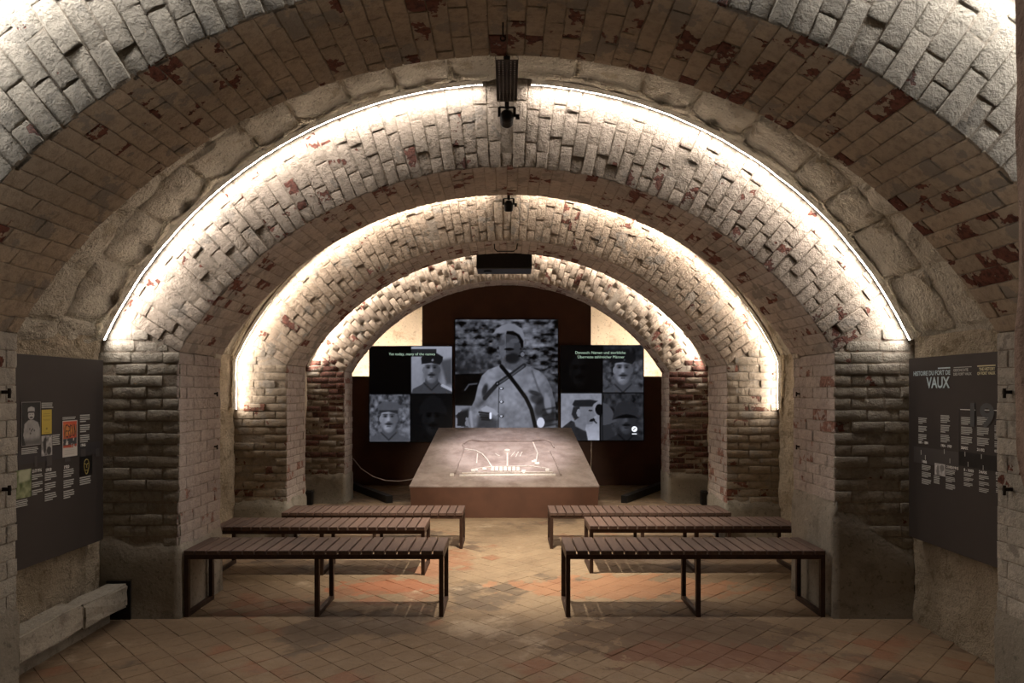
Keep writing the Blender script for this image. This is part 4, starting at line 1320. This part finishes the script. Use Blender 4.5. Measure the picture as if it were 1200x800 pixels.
def paint_poster():
    w, h = 44, 84; u, v = canvas(w, h); n = vnoise(u, v, 1.3, 8, 3)
    im = np.zeros((w, h, 3)); im[:] = (0.62, 0.60, 0.56)
    def put(mask, col):
        nonlocal im; im = im * (1 - mask[..., None]) + np.array(col) * mask[..., None]
    put(poly(u, v, [(0.05, 0.03), (0.95, 0.03), (0.95, 0.50), (0.05, 0.50)]), (0.62, 0.10, 0.05))
    put(poly(u, v, [(0.1, 0.12), (0.9, 0.2), (0.9, 0.35), (0.1, 0.45)], 0.2) * 0.7, (0.75, 0.38, 0.08))
    # the slanting letters VERDUN
    xs_ = [0.10, 0.24, 0.38, 0.52, 0.66, 0.80]
    G = {'V': [[(0, 0), (.5, 1), (1, 0)]], 'E': [[(1, 0), (0, 0), (0, 1), (1, 1)], [(0, .5), (.8, .5)]], 'R': [[(0, 1), (0, 0), (.9, .1), (.9, .4), (0, .5), (1, 1)]],
         'D': [[(0, 0), (0, 1), (.7, .9), (1, .5), (.7, .1), (0, 0)]], 'U': [[(0, 0), (0, .9), (.5, 1), (1, .9), (1, 0)]], 'N': [[(0, 1), (0, 0), (1, 1), (1, 0)]]}
    for x0, ch, yy in zip(xs_, 'VERDUN', (0.14, 0.13, 0.15, 0.13, 0.12, 0.14)):
        for st in G[ch]: put(line(u, v, [(x0 + 0.11 * a, yy + 0.32 * c_) for a, c_ in st], 0.016, 0.02), (0.03, 0.02, 0.03))
    put(poly(u, v, [(0.05, 0.5), (0.95, 0.48), (0.95, 0.72), (0.05, 0.70)], 0.04) * (n > -0.06), (0.05, 0.06, 0.07))
    put(poly(u, v, [(0.05, 0.68), (0.95, 0.66), (0.95, 0.76), (0.05, 0.74)], 0.03) * (n > 0.0), (0.5, 0.09, 0.05))
    for y in (0.82, 0.87, 0.92): put(line(u, v, [(0.15, y), (0.8, y)], 0.004), (0.3, 0.3, 0.3))
    e_ = np.minimum(np.minimum(u, 1 - u) * 0.5, np.minimum(v, 1 - v))
    im[e_ < 0.014] = (0.6, 0.6, 0.58)
    return im


def paint_booklet():
    w, h = 24, 48; u, v = canvas(w, h)
    im = np.zeros((w, h, 3)); im[:] = (0.56, 0.43, 0.07)
    for y, a, c_ in ((0.18, 0.2, 0.8), (0.26, 0.15, 0.85), (0.40, 0.15, 0.85), (0.44, 0.2, 0.8), (0.92, 0.3, 0.8)):
        k = line(u, v, [(a, y), (c_, y)], 0.008)[..., None] * 0.8; im = im * (1 - k) + np.array([0.25, 0.18, 0.03]) * k
    k = ell(u, v, 0.5, 0.77, 0.07, 0.04)[..., None]; im = im * (1 - k) + np.array([0.25, 0.18, 0.03]) * k
    return im


def paint_small(seed):
    w, h = 26, 40; u, v = canvas(w, h); n = vnoise(u, v, seed, 5, 3); im = 0.30 + 0.9 * n
    im = over(im, ell(u, v, 0.3, 0.5, 0.13, 0.38), 0.04); im = over(im, ell(u, v, 0.7, 0.75, 0.2, 0.2), 0.05)
    e_ = np.minimum(np.minimum(u, 1 - u) * 0.6, np.minimum(v, 1 - v))
    return np.where(e_ < 0.03, 0.5, im)


b.pic('portrait_photo', 24.6, 47, 471.0, 523, paint_portrait())
b.pic('yellow_booklet', 48.2, 60, 480.0, 509, paint_booklet())
b.pic('small_photo', 48, 60.5, 510.7, 534.5, paint_small(2.2))
b.pic('green_map', 15, 36, 552, 586, paint_map())
b.pic('poster', 72.7, 90, 493, 536, paint_poster())
for k, (x0, x1, yt, yb, rows, pa) in enumerate(((24.6, 44.7, 525, 533, 4, 1), (48.2, 62, 471.5, 478.5, 4, 1), (61, 70, 509, 522, 6, 1), (37, 50, 556, 581, 9, 3), (52, 66, 554, 588, 12, 3), (16, 33, 587, 596, 4, 1),
                                               (72.7, 88.4, 488.5, 492, 2, 1), (93.3, 105.5, 485.5, 519, 12, 3), (93, 106.5, 559, 569, 4, 1), (74, 87, 550, 585, 12, 3))):
    b.lines(x0, x1, yt, yb, rows, None, pa, 40 + k)
b.text('21/7/1916', 37, 553.8, 3.6, M['print_white'], width=11)
b.text('1918', 52.6, 552.6, 3.6, M['print_white'], width=6.4)
b.text('1920', 74, 549, 3.4, M['print_white'], width=6)
b.text('1966', 93.6, 523.2, 3.2, M['print_white'], width=5.6)
for x0, x1, yt, yb in ((40, 43, 534, 547), (54, 60.5, 534, 546), (75.5, 82, 536.5, 541), (94.5, 100, 526, 535), (111.7, 116, 525.5, 535)):
    b.rect('timeline_tab', x0, x1, yt, yb, M['band_light'], 0.0024)
tagp = b.rect('dark_card', 93.6, 107.6, 535.3, 558.5, M['screen_body'], 0.0028)
c0 = b.at(100.6, 546.5, 0.004)
ring = [(c0.x, c0.y + 0.024 * math.sin(a) * (1.0 - 0.25 * math.cos(a + PI)), c0.z + 0.046 * math.cos(a)) for a in np.linspace(0, 2 * PI, 25)]
MB().tube(ring, 0.0026, 5).build('gold_ring', M['gold'], b.root)
MB().bar((c0.x, c0.y - 0.018, c0.z + 0.020), (c0.x, c0.y - 0.004, c0.z + 0.014), 0.004, 0.004).bar((c0.x, c0.y + 0.004, c0.z + 0.014), (c0.x, c0.y + 0.018, c0.z + 0.020), 0.004, 0.004).bar((c0.x, c0.y, c0.z + 0.012), (c0.x, c0.y, c0.z - 0.008), 0.004, 0.004).bar((c0.x, c0.y - 0.010, c0.z - 0.022), (c0.x, c0.y + 0.010, c0.z - 0.022), 0.004, 0.004).build('gold_emblem', M['gold'], b.root)

# ---- title board
b = Board(1, 1.743, 0.577, 4.484, 'dark board with the large fort title and dated text columns')
b.rect('timeline_band', 1071, 1123.8, 522.5, 541, M['band_light'], 0.0012)
b.rect('timeline_band', 1123.8, 1180, 528.5, 545, M['screen_body'], 0.0015)
b.rect('title_rule', 1099.4, 1114, 430.7, 432.2, M['print_blue'])
b.rect('title_rule', 1118, 1139, 430.2, 431.0, M['print_grey'])
b.rect('title_rule', 1145.6, 1167, 428.2, 429.6, M['print_yellow'])
b.text('HISTOIRE DU FORT DE', 1071, 440.2, 4.9, M['print_blue'], width=43, name='title')
b.text('VAUX', 1086.6, 454.2, 12.2, M['print_blue'], width=27.4, name='title')
b.text('GESCHICHTE', 1117.8, 435.3, 3.0, M['print_grey'], width=17.4, name='title')
b.text('DES FORT VAUX', 1117.8, 439.9, 3.0, M['print_grey'], width=21.3, name='title')
b.text('THE HISTORY', 1148, 434.2, 3.4, M['print_yellow'], width=19, name='title')
b.text('OF FORT VAUX', 1145.8, 439.2, 3.4, M['print_yellow'], width=21.3, name='title')
b.text('191', 1132, 498, 26, M['print_ghost'], width=40, name='ghost_year')
b.rect('column_rule', 1123.2, 1123.8, 477, 541, M['band_light'])
b.lines(1125.5, 1145.5, 478.8, 480.4, 1, M['print_white'], 1, 3)
b.lines(1151.5, 1172, 479.3, 481, 1, M['print_white'], 1, 4)
for k, (x0, x1, yt, yb, rows, pa) in enumerate(((1076.8, 1086.7, 488.8, 515.5, 12, 3), (1102.8, 1113.7, 485.8, 518, 15, 3), (1126.8, 1140.3, 488, 520, 15, 3), (1145.5, 1160.2, 487.8, 522, 15, 3), (1166, 1176, 498, 524, 12, 3),
                                               (1080.7, 1091.8, 543.8, 566.5, 12, 3), (1094.8, 1102, 556.5, 566, 5, 1), (1108.8, 1120.3, 549, 572.5, 12, 3), (1130, 1141.5, 552.7, 569, 9, 3), (1147.8, 1160.2, 556, 576, 9, 3), (1167.7, 1176, 557, 577, 9, 3))):
    b.lines(x0, x1, yt, yb, rows, None, pa, 70 + k)
for body, x, y, wd in (('1881 - 1884', 1076.8, 519, 11), ('1904 - 1909', 1103, 523, 12.5), ('20/02', 1126.8, 525.6, 8.2), ('21/02', 1145.5, 527.8, 9), ('1888', 1081, 541.8, 5.2), ('21/02/1915', 1109.8, 548, 14), ('8 - 10/03', 1130.2, 551.4, 11.5), ('24/05', 1147.8, 553.8, 9.4), ('02/06', 1166.2, 529.6, 8), ('07/06', 1167.6, 555.8, 8)):
    b.text(body, x, y, 3.0, M['print_white'], width=wd)
ps = b.pic('fort_photo', 1096, 1108.3, 542.2, 556, np.clip(paint_small(5.5)[:, ::-1] + 0.15, 0, 1)[:, :30])
for x, y in ((1079.5, 527), (1106.7, 526), (1131, 529), (1150.3, 532), (1084.5, 533), (1113.3, 537), (1134.6, 541), (1152.3, 545)):
    b.rect('timeline_tick', x, x + 0.7, y, y + 5.5, M['print_grey'], 0.0026)

# ------------------------------------------------------------------ hanging cable beside the map table
P3 = [(-2.19, 9.72, 0.57), (-2.05, 9.6, 0.44), (-1.85, 9.45, 0.345), (-1.65, 9.3, 0.31), (-1.45, 9.2, 0.315), (-1.28, 9.1, 0.35), (-1.10, 9.0, 0.42)]
cb = MB().tube(P3, 0.006, 6).build('hanging_cable', M['cable'], smooth=True)
tag(cb, 'thin pale cable sagging from the far pier to the map table', 'cable')
